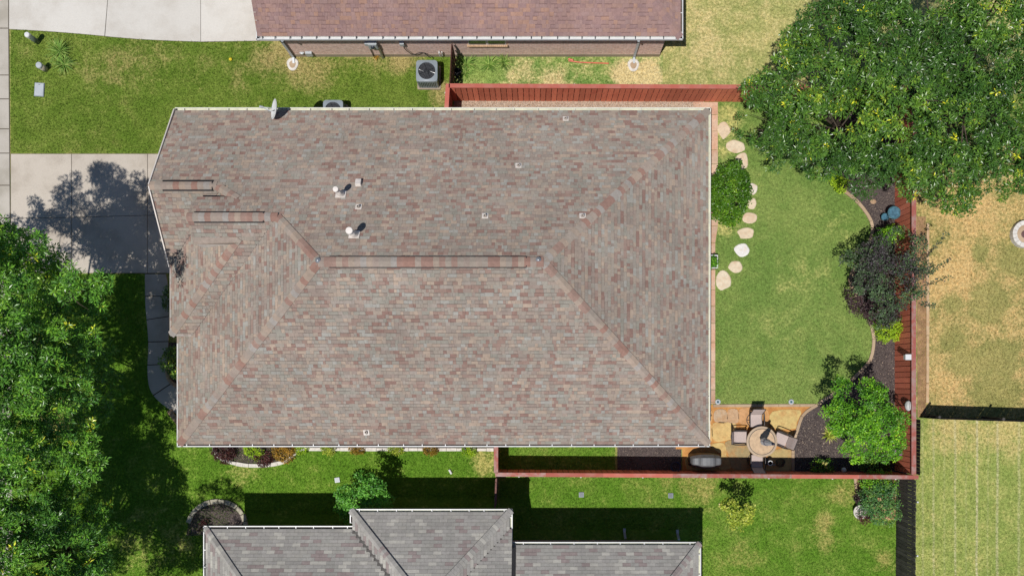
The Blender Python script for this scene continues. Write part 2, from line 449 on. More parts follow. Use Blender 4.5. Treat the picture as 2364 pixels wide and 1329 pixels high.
GREEN = [(0.0, C(47, 78, 28)), (0.45, C(70, 104, 36)), (0.75, C(96, 128, 42)), (0.93, C(136, 154, 45)), (1.0, C(201, 196, 49))]
M['lf_oak'] = leaf_mat("oak leaf", GREEN, 0.36, 0.6, trans=0.12, gain=1.92)
M['lf_west'] = leaf_mat("pecan leaf", [(0.0, C(52, 90, 32)), (0.5, C(84, 124, 38)), (0.9, C(120, 149, 45)), (1.0, C(188, 187, 57))], 0.36, 0.6, trans=0.12, gain=2.67)
M['lf_bright'] = leaf_mat("bright leaf", [(0.0, C(62, 108, 28)), (0.5, C(104, 152, 36)), (1.0, C(156, 186, 44))], 0.42, 0.45, gain=2.14)
M['lf_round'] = leaf_mat("glossy shrub leaf", [(0.0, C(54, 92, 20)), (0.6, C(88, 128, 30)), (1.0, C(130, 158, 44))], 0.4, 0.5, gain=1.80)
M['lf_dark'] = leaf_mat("plum green leaf", [(0.0, C(72, 62, 68)), (0.2, C(66, 78, 58)), (0.6, C(84, 112, 68)), (1.0, C(120, 142, 84))], 0.5, 0.4, 0.15, gain=1.43)
M['lf_plum'] = leaf_mat("plum leaf", [(0.0, C(66, 48, 52)), (0.7, C(96, 70, 72)), (1.0, C(124, 88, 86))], 0.5, 0.4, 0.12, gain=1.1)
M['lf_lime'] = leaf_mat("lime leaf", [(0.0, C(96, 132, 24)), (0.5, C(160, 190, 40)), (1.0, C(206, 216, 60))], 0.5, 0.4, gain=1.61)
M['lf_yellow'] = leaf_mat("yellow green leaf", [(0.0, C(104, 130, 36)), (0.5, C(168, 178, 66)), (0.85, C(206, 204, 104)), (1.0, C(232, 206, 160))], 0.5, 0.4, gain=1.61)
M['lf_orange'] = leaf_mat("orange leaf", [(0.0, C(130, 110, 34)), (0.5, C(196, 150, 56)), (1.0, C(226, 190, 84))], 0.5, 0.4, gain=1.1)
M['lf_red'] = leaf_mat("dark red leaf", [(0.0, C(70, 40, 42)), (0.6, C(118, 68, 62)), (1.0, C(160, 110, 98))], 0.5, 0.4, gain=1.1)
M['lf_blue'] = leaf_mat("grey green leaf", [(0.0, C(58, 98, 54)), (0.5, C(98, 140, 70)), (1.0, C(160, 180, 96))], 0.45, 0.5, gain=1.68)
M['lf_sage'] = leaf_mat("pale green leaf", [(0.0, C(54, 104, 34)), (0.5, C(92, 146, 52)), (1.0, C(140, 182, 84))], 0.45, 0.45, gain=1.95)
M['lf_weed'] = leaf_mat("weed blade", [(0.0, C(84, 116, 52)), (0.6, C(122, 158, 70)), (1.0, C(170, 180, 104))], 0.6, 0.3, gain=1.68)
M['petal'] = leaf_mat("petal", [(0.0, C(190, 90, 190)), (1.0, C(214, 130, 214))], 0.7, 0.2, gain=1.1)
M['petal_y'] = leaf_mat("pale yellow petal", [(0.0, C(214, 206, 110)), (1.0, C(240, 230, 160))], 0.7, 0.2, gain=1.1)
M['petal_p'] = leaf_mat("peach petal", [(0.0, C(228, 160, 120)), (1.0, C(246, 216, 170))], 0.7, 0.2, gain=1.1)

GR = {}
GR['front'] = grass_mats("front grass", C(110, 138, 49), C(133, 154, 65), C(196, 178, 118), 0.25,
    [(640, 130, 1.4, 1.1), (720, 160, 1.6, 1.0), (860, 150, 1.9, 1.1), (940, 145, 1.2, 1.1), (1015, 215, 1.0, 1.1), (240, 165, 1.6, 0.50), (340, 130, 2.2, 0.47), (560, 165, 1.6, 0.50), (480, 180, 1.6, 0.43),
     (420, 250, 1.5, -.5), (860, 205, 1.8, -1.0), (950, 195, 1.2, -.9), (500, 185, .9, -.8), (60, 120, .8, 0.29), (250, 348, 3.0, 0.14)])
GR['west'] = grass_mats("west grass", C(102, 146, 42), C(123, 162, 54), C(224, 208, 131), 0.26,
    [(120, 950, 2.0, .9), (330, 1260, 2.5, .4), (420, 1250, 1.2, .4), (560, 1090, 1.0, .5), (1120, 1060, 1.2, .9)])
GR['back'] = grass_mats("back grass", C(128, 157, 77), C(151, 171, 91), C(226, 216, 138), 0.18,
    [(1680, 275, 1.1, 1.3), (1665, 340, 1.0, 1.0), (1670, 520, .9, 1.0), (1830, 640, 1.8, .35), (1800, 760, 1.5, .3), (1930, 520, 1.6, .35), (1900, 640, 1.2, .3)])
GR['syard'] = grass_mats("side yard grass", C(107, 150, 46), C(131, 163, 64), C(202, 187, 113), 0.30,
    [(1620, 1120, 1.2, .6), (1950, 1140, .8, .8), (1900, 1205, .7, .8), (1900, 1250, .9, .6), (2050, 1290, .8, .7), (1560, 1110, 1.2, .35), (1720, 1290, 1.0, .4)])
GR['pale'] = grass_mats("pale north grass", C(172, 179, 106), C(201, 197, 124), C(238, 217, 158), 0.42, [(1640, 130, 1.5, .4), (1600, 60, 2.0, .3)])
GR['weedy'] = grass_mats("weedy grass", C(128, 164, 81), C(168, 190, 102), C(246, 223, 168), 0.42, [(1440, 170, .8, 1.4), (1495, 175, 1.0, 1.4), (1280, 185, .8, .9), (1200, 170, 1.0, .4), (1110, 150, 1.2, -.8)])
GR['dry'] = grass_mats("dry grass", C(166, 164, 97), C(194, 182, 114), C(241, 205, 141), 0.52,
    [(2200, 640, 2.0, .6), (2230, 480, 1.8, .7), (2280, 700, 1.1, -1.7), (2230, 830, .8, -1.7), (2305, 830, 1.1, -1.7), (2200, 780, .8, -1.1), (2300, 910, 1.3, -1.2), (2340, 600, .9, -1.3), (2262, 585, .5, -1.3), (2200, 700, .7, -1.0), (2190, 900, .9, .4)])
GR['mown'] = grass_mats("mown pale grass", C(157, 175, 89), C(181, 191, 105), C(226, 206, 138), 0.34,
    [(2200, 995, 1.6, .9), (2320, 1000, 1.6, .8)], [(2155, .08, .5), (2205, .08, .65), (2255, .08, .95), (2302, .09, .7), (2352, .10, .45), (2130, .08, .3), (2180, .07, .2), (2230, .07, .2), (2280, .07, .2)])
GR['far'] = grass_mats("outer grass", C(135, 153, 75), C(169, 171, 95), C(220, 198, 133), 0.4)

# ------------------------------------------------------------------ ground
mb = MB(); mb.sheet([(-300, -300), (300, -300), (300, 300), (-300, 300)], 0.0)
struct("ground", mb, GR['far'][0], "flat ground of dry grass around all the yards", "ground")

def pts(seq, h=0.0): return [P2(x, y, h) for x, y in seq]
def pip(px, py, poly):
    inside = np.zeros(px.shape, bool); n = len(poly)
    for i in range(n):
        x1, y1 = poly[i]; x2, y2 = poly[(i + 1) % n]
        c = ((y1 > py) != (y2 > py)) & (px < (x2 - x1) * (py - y1) / ((y2 - y1) or 1e-9) + x1)
        inside ^= c
    return inside

def grass_stuff(poly, holes, mat, dens, label, hmin=0.03, hmax=0.075, wd=0.011, lean=0.7, z=0.006):
    xs = [p[0] for p in poly]; ys = [p[1] for p in poly]
    A = (max(xs) - min(xs)) * (max(ys) - min(ys)); n = int(A * dens)
    x = RNG.uniform(min(xs), max(xs), n); y = RNG.uniform(min(ys), max(ys), n)
    m = pip(x, y, poly)
    for hpoly in holes: m &= ~pip(x, y, hpoly)
    x = x[m]; y = y[m]; n = len(x)
    if n == 0: return
    a = RNG.uniform(0, 2 * math.pi, n); h = RNG.uniform(hmin, hmax, n); l = RNG.uniform(0.25, 1.0, n) * lean * h * 1.6
    w_ = wd * RNG.uniform(0.7, 1.5, n)
    dx, dy = np.cos(a), np.sin(a)
    b1 = np.stack([x - dy * w_, y + dx * w_, np.full(n, z)], 1)
    b2 = np.stack([x + dy * w_, y - dx * w_, np.full(n, z)], 1)
    tp = np.stack([x + dx * l, y + dy * l, z + h], 1)
    V = np.stack([b1, b2, tp], 1).reshape(-1, 3); F = np.arange(3 * n).reshape(-1, 3)
    ob = np_mesh("grass", V, F, mat, attrs={"tint": RNG.random(n)}, kind="stuff")
    tag(ob, label, "grass")
    return ob

def lawn(key, poly, z, label, glabel, dens=520, holes=(), extra=None, hmax=0.07, visible=None):
    P = pts(poly); mb = MB(); mb.sheet(P, z)
    struct("lawn", mb, GR[key][0], label, "lawn")
    vis = pts(visible) if visible else P
    grass_stuff(vis, [pts(h) for h in holes], GR[key][1], dens, glabel, z=z, hmax=hmax)

BACK_EDGE = [(1898, 400), (1943, 438), (1966, 454), (1985, 473), (2001, 494), (2011, 513), (2014, 528), (2010, 548), (1996, 588), (1972, 620), (1961, 642),
             (1964, 660), (1977, 682), (1995, 706), (2004, 731), (2012, 753), (2016, 778), (2016, 796), (2009, 829), (1993, 849), (1947, 893), (1904, 921), (1888, 933)]
BACK_EDGE_S = smooth_line(BACK_EDGE, 4)
DRIVE_EDGE = [(22, 68), (80, 71), (140, 75), (200, 80), (260, 86), (320, 91), (400, 95), (470, 97), (590, 95), (660, 95)]
WALK_L = smooth_line([(335, 632), (336, 700), (341, 760), (343, 800), (341, 850), (344, 888), (356, 914), (380, 936), (415, 960)], 4)
WALK_R = smooth_line([(383, 632), (389, 665), (391, 740), (389, 800), (386, 845), (391, 872), (415, 896)], 4)

lawn('front', [(25, 68)] + DRIVE_EDGE[1:] + [(700, 128), (1040, 128), (1040, 320), (480, 320), (480, 354), (25, 354)], 0.004,
     "green front lawn with dry patches between the two driveways", "short grass blades on the green front lawn between the driveways", 560,
     visible=[(25, 70)] + DRIVE_EDGE[1:9] + [(640, 105), (700, 135), (1034, 135), (1034, 262), (470, 262), (420, 354), (25, 354)])
lawn('west', [(27, 632), (335, 632)] + WALK_L[1:] + [(475, 1000), (475, 1012), (1150, 1012), (1150, 1260), (480, 1260), (480, 1420), (27, 1420)], 0.004,
     "deep green lawn shaded by the street trees and running along the south wall", "grass blades on the shaded west and south lawn", 560,
     visible=[(27, 632), (335, 632)] + WALK_L[1:] + [(475, 1000), (475, 1030), (1150, 1030), (1150, 1150), (850, 1150), (850, 1186), (530, 1186), (530, 1340), (27, 1340)])
lawn('back', [(1655, 236), (1990, 236), (1930, 330)] + BACK_EDGE_S + [(1648, 933)], 0.008,
     "smooth green back lawn with a curved bed edge", "short blades of the smooth green back lawn", 620, hmax=0.045,
     visible=[(1655, 240), (1740, 240), (1760, 360), (1898, 398)] + BACK_EDGE_S + [(1648, 933)])
lawn('syard', [(1153, 1010), (1420, 1010), (1420, 1084), (1975, 1090), (1975, 1195), (2072, 1200), (2072, 1420), (1153, 1420)], 0.004,
     "bright green side yard lawn south of the red fence", "grass blades on the side yard lawn south of the red fence", 560,
     visible=[(1153, 1030), (1420, 1030), (1420, 1086), (1975, 1092), (1985, 1195), (2072, 1200), (2072, 1335), (1590, 1335), (1590, 1222), (1190, 1222), (1190, 1152), (1153, 1152)])
lawn('pale', [(1530, -300), (2600, -300), (2600, 200), (2100, 235), (1530, 235)], 0.006,
     "pale sun bleached lawn beside the brown roofed brick house", "short bleached blades of the pale north lawn", 420,
     visible=[(1530, -20), (1960, -20), (1860, 200), (1720, 235), (1530, 235)])
lawn('weedy', [(1048, 128), (1530, 128), (1530, 235), (1048, 235)], 0.006,
     "weedy strip of lawn below the brick wall north of the red fence", "weedy grass in the strip north of the red fence", 520, hmax=0.10,
     visible=[(1048, 134), (1530, 134), (1530, 205), (1048, 205)])
lawn('dry', [(2112, 300), (2700, 300), (2700, 966), (2120, 962)], 0.004,
     "straw coloured dry lawn east of the red fence", "dry straw blades of the east lawn", 520,
     visible=[(2116, 420), (2380, 420), (2380, 966), (2120, 962)])
lawn('mown', [(2078, 1098), (2122, 1098), (2122, 966), (2700, 970), (2700, 1420), (2078, 1420)], 0.006,
     "pale mown lawn with straight mowing lines at the south east", "mown blades of the pale striped lawn", 480, hmax=0.05,
     visible=[(2100, 1100), (2122, 1098), (2122, 968), (2380, 972), (2380, 1340), (2100, 1340)])

# concrete: slabs with open joints
M['joint'] = plain("dark joint filler", C(104, 94, 82), 0.95)
def slab_set(name, label, cat, polys, mat, top=0.035, bed=None):
    o = thing(name, label, cat); o["kind"] = "structure"
    for p in polys:
        MB().prism(pts(p), -0.02, top, inset=0.012).build("slab", mat, o)
    if bed:
        mb = MB(); mb.sheet(pts(bed), 0.012); mb.build("joint_bed", M['joint'], o)
    return o
slab_set("driveway", "main concrete driveway half covered by tree shadow", "driveway",
         [[(26, 356), (165.6, 356), (165.6, 501.5), (26, 504)], [(166.6, 356), (341, 356), (341, 497), (166.6, 501.5)], [(342, 356), (480, 356), (480, 494), (342, 497)],
          [(26, 505), (165.6, 502.6), (165.6, 630), (27, 630)], [(166.6, 502.6), (341, 498), (341, 630), (166.6, 630)], [(342, 498), (480, 495), (480, 630), (342, 630)]], M['drive'], bed=[(25, 355), (481, 355), (481, 631), (26, 631)])
slab_set("driveway", "bright concrete driveway of the brick house at the north west", "driveway",
         [[(22, -200), (252, -200), (249, 0), (242, 84), (200, 80), (140, 75), (80, 71), (22, 68)],
          [(253, -200), (463.6, -200), (463.6, 97), (400, 95), (320, 91), (260, 86), (243.5, 84.3), (250, 0)],
          [(464.4, -200), (660, -200), (660, 95), (590, 95), (464.4, 97)]], M['drive_pale'], bed=[(21, -200), (661, -200), (661, 96)] + [(x, y + .7) for x, y in DRIVE_EDGE[::-1]][1:])
ys = [-200, -110, -20, 66, 174, 229, 298, 354, 428, 503, 572, 686, 760, 850, 940, 1030, 1120, 1210, 1300, 1390]
slab_set("sidewalk", "narrow public concrete sidewalk along the far west edge", "sidewalk",
         [[(-80, a + 1), (20 + max(0, (a - 60)) * 0.008, a + 1), (20 + max(0, (b - 60)) * 0.008, b - 1), (-80, b - 1)] for a, b in zip(ys, ys[1:])], M['walk'], 0.03, bed=[(-80, -200), (21.5, -200), (21.5, 60), (31.5, 1390), (-80, 1390)])
def strip(L, R, i0, i1, j0, j1): return L[i0:i1 + 1] + R[j0:j1 + 1][::-1]
wl, wr = len(WALK_L), len(WALK_R)
def cut_walk():
    # joints roughly square to the walk: pair parameters on the two edges
    def at(L, y):
        for a, b in zip(L, L[1:]):
            if a[1] <= y <= b[1]:
                t_ = (y - a[1]) / ((b[1] - a[1]) or 1); return (a[0] + (b[0] - a[0]) * t_, y)
        return L[-1]
    js = [(632, 632), (684, 683), (738, 730), (789, 788), (842, 840), (912, 882), (959, 895)]
    out = []
    for (a, b), (c, d) in zip(js, js[1:]):
        left = [at(WALK_L, a + 1)] + [p for p in WALK_L if a + 2 < p[1] < c - 2] + [at(WALK_L, c - 1)]
        right = [at(WALK_R, b + 1)] + [p for p in WALK_R if b + 2 < p[1] < d - 2] + [at(WALK_R, d - 1)]
        out.append(left + right[::-1])
    return out
slab_set("path", "curved concrete front walk beside the west gutter", "path", cut_walk(), M['walk'], 0.032, bed=WALK_L + WALK_R[::-1])

# patio
Z = lambda s: [(1620 + a / 6.329, 900 + b / 6.329) for a, b in s]
mb = MB(); mb.sheet(pts([(1560, 934), (1888, 934), (1853, 957), (1842, 985), (1833, 1026), (1831, 1092), (1575, 1092), (1575, 1036), (1560, 1036)]), 0.012)
patio = struct("patio", mb, M['granite'], "flagstone patio with orange granite joints at the south east corner of the house", "patio")
FL = [([(190, 300), (350, 290), (368, 470), (190, 460)], 0.02), ([(380, 288), (520, 285), (532, 470), (378, 468)], 0.12), ([(545, 280), (742, 270), (700, 490), (548, 475)], 0.3),
      ([(165, 482), (480, 482), (500, 560), (560, 660), (440, 712), (178, 745)], 0.62), ([(1030, 312), (1440, 292), (1385, 470), (1365, 560), (1090, 565), (1000, 500)], 0.76),
      ([(340, 762), (500, 720), (660, 760), (700, 900), (705, 1140), (440, 1140), (385, 950)], 0.97), ([(130, 790), (322, 772), (362, 940), (290, 935), (150, 840)], 0.72),
      ([(1000, 900), (1290, 850), (1292, 1172), (930, 1172), (960, 1010)], 0.9), ([(760, 275), (960, 290), (975, 480), (880, 600), (730, 560)], 0.42),
      ([(250, 955), (370, 960), (425, 1135), (250, 1150)], 0.85), ([(20, 280), (150, 300), (145, 460), (20, 470)], 0.45), ([(20, 500), (140, 500), (150, 740), (20, 770)], 0.55),
      ([(-220, 970), (-20, 970), (0, 1150), (-220, 1150)], 0.8), ([(0, 970), (220, 970), (225, 1150), (20, 1150)], 0.88), ([(720, 1010), (910, 1010), (900, 1170), (725, 1170)], 0.8)]
for p, tint in FL:
    sm = smooth_line(pts(Z(p)), 3, True)
    MB().prism(sm, 0.0, 0.034, tint, inset=0.015).build("flagstone", M['flag'], patio)
def ribbon(line, wd, z0, z1, mat, name, label, cat, piece=None, jitter=0.0, gap=0.01, tintr=(0, 1), kind="structure", partname="stone"):
    """kerb along a world polyline; piece = length of single stones"""
    L = [Vector((p[0], p[1], 0)) for p in line]
    cum = [0.0]
    for a, b in zip(L, L[1:]): cum.append(cum[-1] + (b - a).length)
    def at(s):
        s = max(0.0, min(s, cum[-1]))
        for i in range(len(L) - 1):
            if s <= cum[i + 1] + 1e-9:
                q = (s - cum[i]) / max(cum[i + 1] - cum[i], 1e-9)
                return L[i].lerp(L[i + 1], q), (L[i + 1] - L[i]).normalized()
        return L[-1], (L[-1] - L[-2]).normalized()
    o = thing(name, label, cat, (L[0].x, L[0].y, 0))
    if kind: o["kind"] = kind
    s = 0.0; tot = cum[-1]
    while s < tot - 0.05:
        ln = (piece or 1.4) * random.uniform(1 - jitter, 1 + jitter); e = min(s + ln, tot)
        ss = [s + gap / 2 + (e - s - gap) * q / 3 for q in range(4)]
        hh = z1 + random.uniform(-jitter, jitter) * 0.05; ww = wd * random.uniform(1 - jitter * .6, 1 + jitter * .6) / 2
        lft, rgt = [], []
        for q in ss:
            p, d = at(q); nrm = Vector((-d.y, d.x, 0))
            lft.append((p + nrm * ww)[:2]); rgt.append((p - nrm * ww)[:2])
        MB().prism(lft + rgt[::-1], z0, hh, random.uniform(*tintr), inset=0.012).build(partname, mat, o)
        s = e
    return o
ribbon(pts(BACK_EDGE_S[4:]), 0.13, -0.02, 0.07, M['kerb'], "bed_kerb", "curved tan concrete kerb between the back lawn and mulch bed", "kerb", 0.9, 0.05, partname="kerb_piece")
ribbon(pts(smooth_line([(1886, 934), (1866, 946), (1853, 957), (1846, 972), (1840, 992), (1833, 1012), (1830, 1030), (1830, 1086)], 4)), 0.12, -0.02, 0.07, M['kerb'],
       "patio_kerb", "curved tan kerb between the patio and dark mulch", "kerb", 0.8, 0.05, partname="kerb_piece")
ribbon(pts([(1646, 936), (1882, 935)]), 0.12, -0.02, 0.055, M['kerb'], "patio_kerb", "straight pale kerb along the lawn side of the patio", "kerb", 0.9, 0.05, partname="kerb_piece")
# salmon path under the east gutter
o = thing("path", "salmon brick strip along the east wall", "path", kind if False else (0, 0, 0)); o["kind"] = "structure"
y = 236
while y < 932:
    e = min(y + random.uniform(28, 46), 932)
    MB().prism(pts([(1600, y + .5), (1657 if y < 560 else 1651, y + .5), (1657 if e < 560 else 1651, e - .5), (1600, e - .5)]), -0.02, 0.03, random.random(), inset=0.006).build("paver", M['path'], o)
    y = e
# mulch beds, gravel strip
mb = MB(); mb.sheet(pts([(2108, 200), (1985, 225), (1930, 330)] + BACK_EDGE_S + [(1853, 957), (1842, 985), (1832, 1026), (1831, 1092), (2108, 1092)]), 0.010)
struct("mulch_bed", mb, M['mulch'], "dark mulch bed along the inside of the east fence", "mulch bed")
mb = MB(); mb.sheet(pts([(1425, 1010), (1573, 1010), (1573, 1090), (1425, 1090)]), 0.011)
struct("mulch_bed", mb, M['mulch'], "shaded mulch bed between the south wall and red fence", "mulch bed")
mb = MB(); mb.sheet(pts([(1048, 232), (1625, 232), (1625, 320), (1048, 320)]), 0.013)
struct("gravel_strip", mb, M['gravel'], "pale gravel strip between the north fence and the house", "gravel")
mb = MB(); mb.sheet(pts([(2116, 500), (2137, 500), (2137, 962), (2118, 962)]), 0.013)
struct("soil_strip", mb, M['soil'], "bare soil strip outside the east fence", "soil")
mb = MB(); mb.sheet(pts([(1975, 1092), (2072, 1092), (2072, 1196), (1985, 1196)]), 0.010)
struct("soil_bed", mb, M['soil'], "bare planting bed at the corner of the grey fence", "planting bed")
S_BED = smooth_line([(495, 1020), (496, 1036), (503, 1050), (520, 1061), (548, 1070), (585, 1074), (625, 1072), (655, 1065), (676, 1051), (690, 1034), (692, 1020)], 4)
mb = MB(); mb.sheet(pts(S_BED), 0.012)
struct("mulch_bed", mb, M['mulch'], "small half round mulch bed below the south gutter", "mulch bed")
R_BED = smooth_line([(436, 1206), (446, 1184), (464, 1167), (490, 1157), (518, 1157), (545, 1168), (562, 1188), (569, 1212)], 4)
mb = MB(); mb.sheet(pts(R_BED + [(575, 1235), (430, 1235)]), 0.012)
struct("mulch_bed", mb, M['mulch'], "round stone edged mulch bed at the grey roofed house", "mulch bed")
mb = MB(); mb.sheet(pts([(692, 1018), (1142, 1018), (1142, 1034), (692, 1034)]), 0.012)
struct("mulch_bed", mb, M['mulch'], "narrow mulch bed along the south wall", "mulch bed")
ribbon(pts(S_BED), 0.15, -0.02, 0.09, M['white_stone'], "stone_edging", "white stone edging around the half round south bed", "edging", 0.3, 0.2, kind=None)
ribbon(pts([(693, 1036), (1140, 1037)]), 0.13, -0.02, 0.09, M['white_stone'], "stone_edging", "straight white stone edging along the south wall", "edging", 0.42, 0.2, kind=None)
ribbon(pts(R_BED), 0.17, -0.02, 0.10, M['grey_stone'], "stone_edging", "grey stone edging around the round bed", "edging", 0.32, 0.2, gap=0.03, kind=None)
ribbon(pts(smooth_line([(386, 848), (388, 868), (396, 882), (415, 894)], 4)), 0.14, -0.02, 0.08, M['brick_edge'], "brick_edging", "curved tan brick edging beside the front walk", "edging", 0.16, 0.1, gap=0.012, kind=None, partname="brick")
ribbon(pts(smooth_line([(392, 946), (399, 958), (415, 978)], 4)), 0.2, -0.02, 0.08, M['brick_edge'], "brick_edging", "short tan brick edging at the end of the front walk", "edging", 0.2, 0.1, gap=0.012, kind=None, partname="brick")
ribbon(pts([(1972, 1096), (1978, 1140), (1983, 1192)]), 0.11, -0.02, 0.07, M['kerb'], "bed_kerb", "thin pink kerb of the rose bed by the grey fence", "kerb", 0.7, 0.06, partname="kerb_piece")
ribbon(pts([(2141, 515), (2140, 930)]), 0.11, -0.02, 0.07, M['timber'], "timber_edging", "line of pale landscape timbers east of the red fence", "edging", 1.7, 0.25, gap=0.02, kind=None, partname="timber")
mb = MB(); mb.sheet(pts([(388, 790), (475, 790), (475, 890), (415, 893), (396, 880), (388, 866), (386, 846)]), 0.011)
struct("mulch_bed", mb, M['mulch'], "small planting bed between the front walk and the wall", "mulch bed")
# loose chips and pebbles
def chips(poly, dens, size, mat, name, label, cat, flat=0.4, z=0.014):
    P = pts(poly); xs = [p[0] for p in P]; ys_ = [p[1] for p in P]
    n = int((max(xs) - min(xs)) * (max(ys_) - min(ys_)) * dens)
    x = RNG.uniform(min(xs), max(xs), n); y = RNG.uniform(min(ys_), max(ys_), n); m = pip(x, y, P); x = x[m]; y = y[m]; n = len(x)
    a = RNG.uniform(0, 6.28, n); sz = size * RNG.uniform(0.5, 1.4, n); zz = RNG.uniform(0, 0.02, n) + z
    base = np.array([[1, 0, 0], [0, .6, 0], [-1, 0, 0], [0, -.6, 0], [0.1, 0.05, flat]])
    bx = base[None, :, 0] * sz[:, None]; by = base[None, :, 1] * sz[:, None]
    X = x[:, None] + bx * np.cos(a)[:, None] - by * np.sin(a)[:, None]
    Y = y[:, None] + bx * np.sin(a)[:, None] + by * np.cos(a)[:, None]
    Zz = zz[:, None] + base[None, :, 2] * sz[:, None] + RNG.uniform(-.004, .008, (n, 5))
    V = np.stack([X, Y, Zz], 2).reshape(-1, 3)
    f = np.array([[0, 1, 4], [1, 2, 4], [2, 3, 4], [3, 0, 4]])
    F = (np.arange(n)[:, None, None] * 5 + f[None]).reshape(-1, 3)
    ob = np_mesh(name, V, F, mat, attrs={"tint": np.repeat(RNG.random(n), 4)}, kind="stuff")
    tag(ob, label, cat)
chips([(1985, 440), (2020, 440), (2080, 560), (2104, 700), (2104, 1085), (1835, 1085), (1842, 990), (1900, 930), (2012, 840), (2024, 780), (2016, 740), (2030, 540)], 240, 0.03, M['chip'], "mulch", "loose chips on the east mulch bed", "mulch")
chips(S_BED, 220, 0.03, M['chip'], "mulch", "loose chips in the half round south bed", "mulch")
chips(R_BED + [(570, 1212), (436, 1212)], 200, 0.03, M['chip'], "mulch", "loose chips in the round stone edged bed", "mulch")
chips([(1052, 238), (1618, 238), (1618, 262), (1052, 262)], 900, 0.028, M['pebble'], "gravel", "pale river pebbles in the strip north of the house", "gravel", 0.6)

# stepping stones
ST = [(1671, 301, 26, 36, .2, "large rough stepping stone nearest the north fence"), (1698, 338, 40, 28, .45, "oval stepping stone just north of the round shrub"),
      (1712, 374, 30, 40, .3, "long pink stepping stone touching the round shrub's north east side"), (1738, 436, 18, 24, .75, "small pale stepping stone half under the round shrub, northernmost of three"),
      (1735, 471, 20, 26, .4, "cream stepping stone half under the round shrub, middle of three"), (1731, 504, 30, 26, .15, "orange stepping stone at the south east edge of the round shrub"),
      (1721, 538, 34, 24, .35, "tan stepping stone with brown rim, first one clear of the round shrub"), (1713, 578, 32, 28, 1.0, "whitest stepping stone in the lawn"),
      (1699, 616, 30, 28, .5, "cream stepping stone just south of the white stone"), (1670, 647, 32, 42, .55, "large cream stepping stone nearest the house, last of the row")]
for i, (px, py, wx, wy, tn, lb) in enumerate(ST):
    rr = random.Random(i + 40); n = 9
    poly = []
    for j in range(n):
        a = 2 * math.pi * j / n + rr.uniform(-.2, .2); q = rr.uniform(.85, 1.12)
        poly.append(P2(px + wx * .56 * math.cos(a) * q, py + wy * .56 * math.sin(a) * q))
    mb = MB(); mb.prism(smooth_line(poly, 2, True), -0.01, 0.045, tn, inset=0.03)
    tag(mb.build("stepping_stone", M['step'], loc=G(px, py)), lb, "stepping stone", "stepping stones across the back lawn")

# ------------------------------------------------------------------ roofs
S = 0.667; EX = 0.143; CP = EX / math.sqrt(1 + S * S)       # course spacing in plan
class Pl:      # roof plane: height h0 at point p, rising along (ux, uy)
    def __init__(s, px, py, h0, ux, uy): s.X, s.Y, s.h, s.ux, s.uy = gx(px), gy(py), h0, ux, uy
    def z(s, X, Y): return s.h + S * ((X - s.X) * s.ux + (Y - s.Y) * s.uy)
    def n(s):
        return Vector((-S * s.ux, -S * s.uy, 1)).normalized()
EH = 2.9
class Roof:
    """solids: list of (planes, (x0,x1,y0,y1) ground px limits)"""
    def __init__(s, solids): s.sol = solids
    def env(s, X, Y):
        best = np.full(np.shape(X), -9.0); own = np.full(np.shape(X), -1)
        pid = {}
        for planes, (x0, x1, y0, y1) in s.sol:
            ok = (X >= gx(x0)) & (X <= gx(x1)) & (Y <= gy(y0)) & (Y >= gy(y1))
            zz = np.stack([p.z(X, Y) for p in planes]); k = zz.argmin(0); z = zz.min(0)
            z = np.where(ok, z, -9.0); m = z > best + 1e-5
            best = np.where(m, z, best)
            ids = np.array([s.ids[id(p)] for p in planes])
            own = np.where(m, ids[k], own)
        return best, own
    def prep(s):
        s.ids = {}; s.pl = []
        for planes, _ in s.sol:
            for p in planes:
                if id(p) not in s.ids: s.ids[id(p)] = len(s.pl); s.pl.append(p)

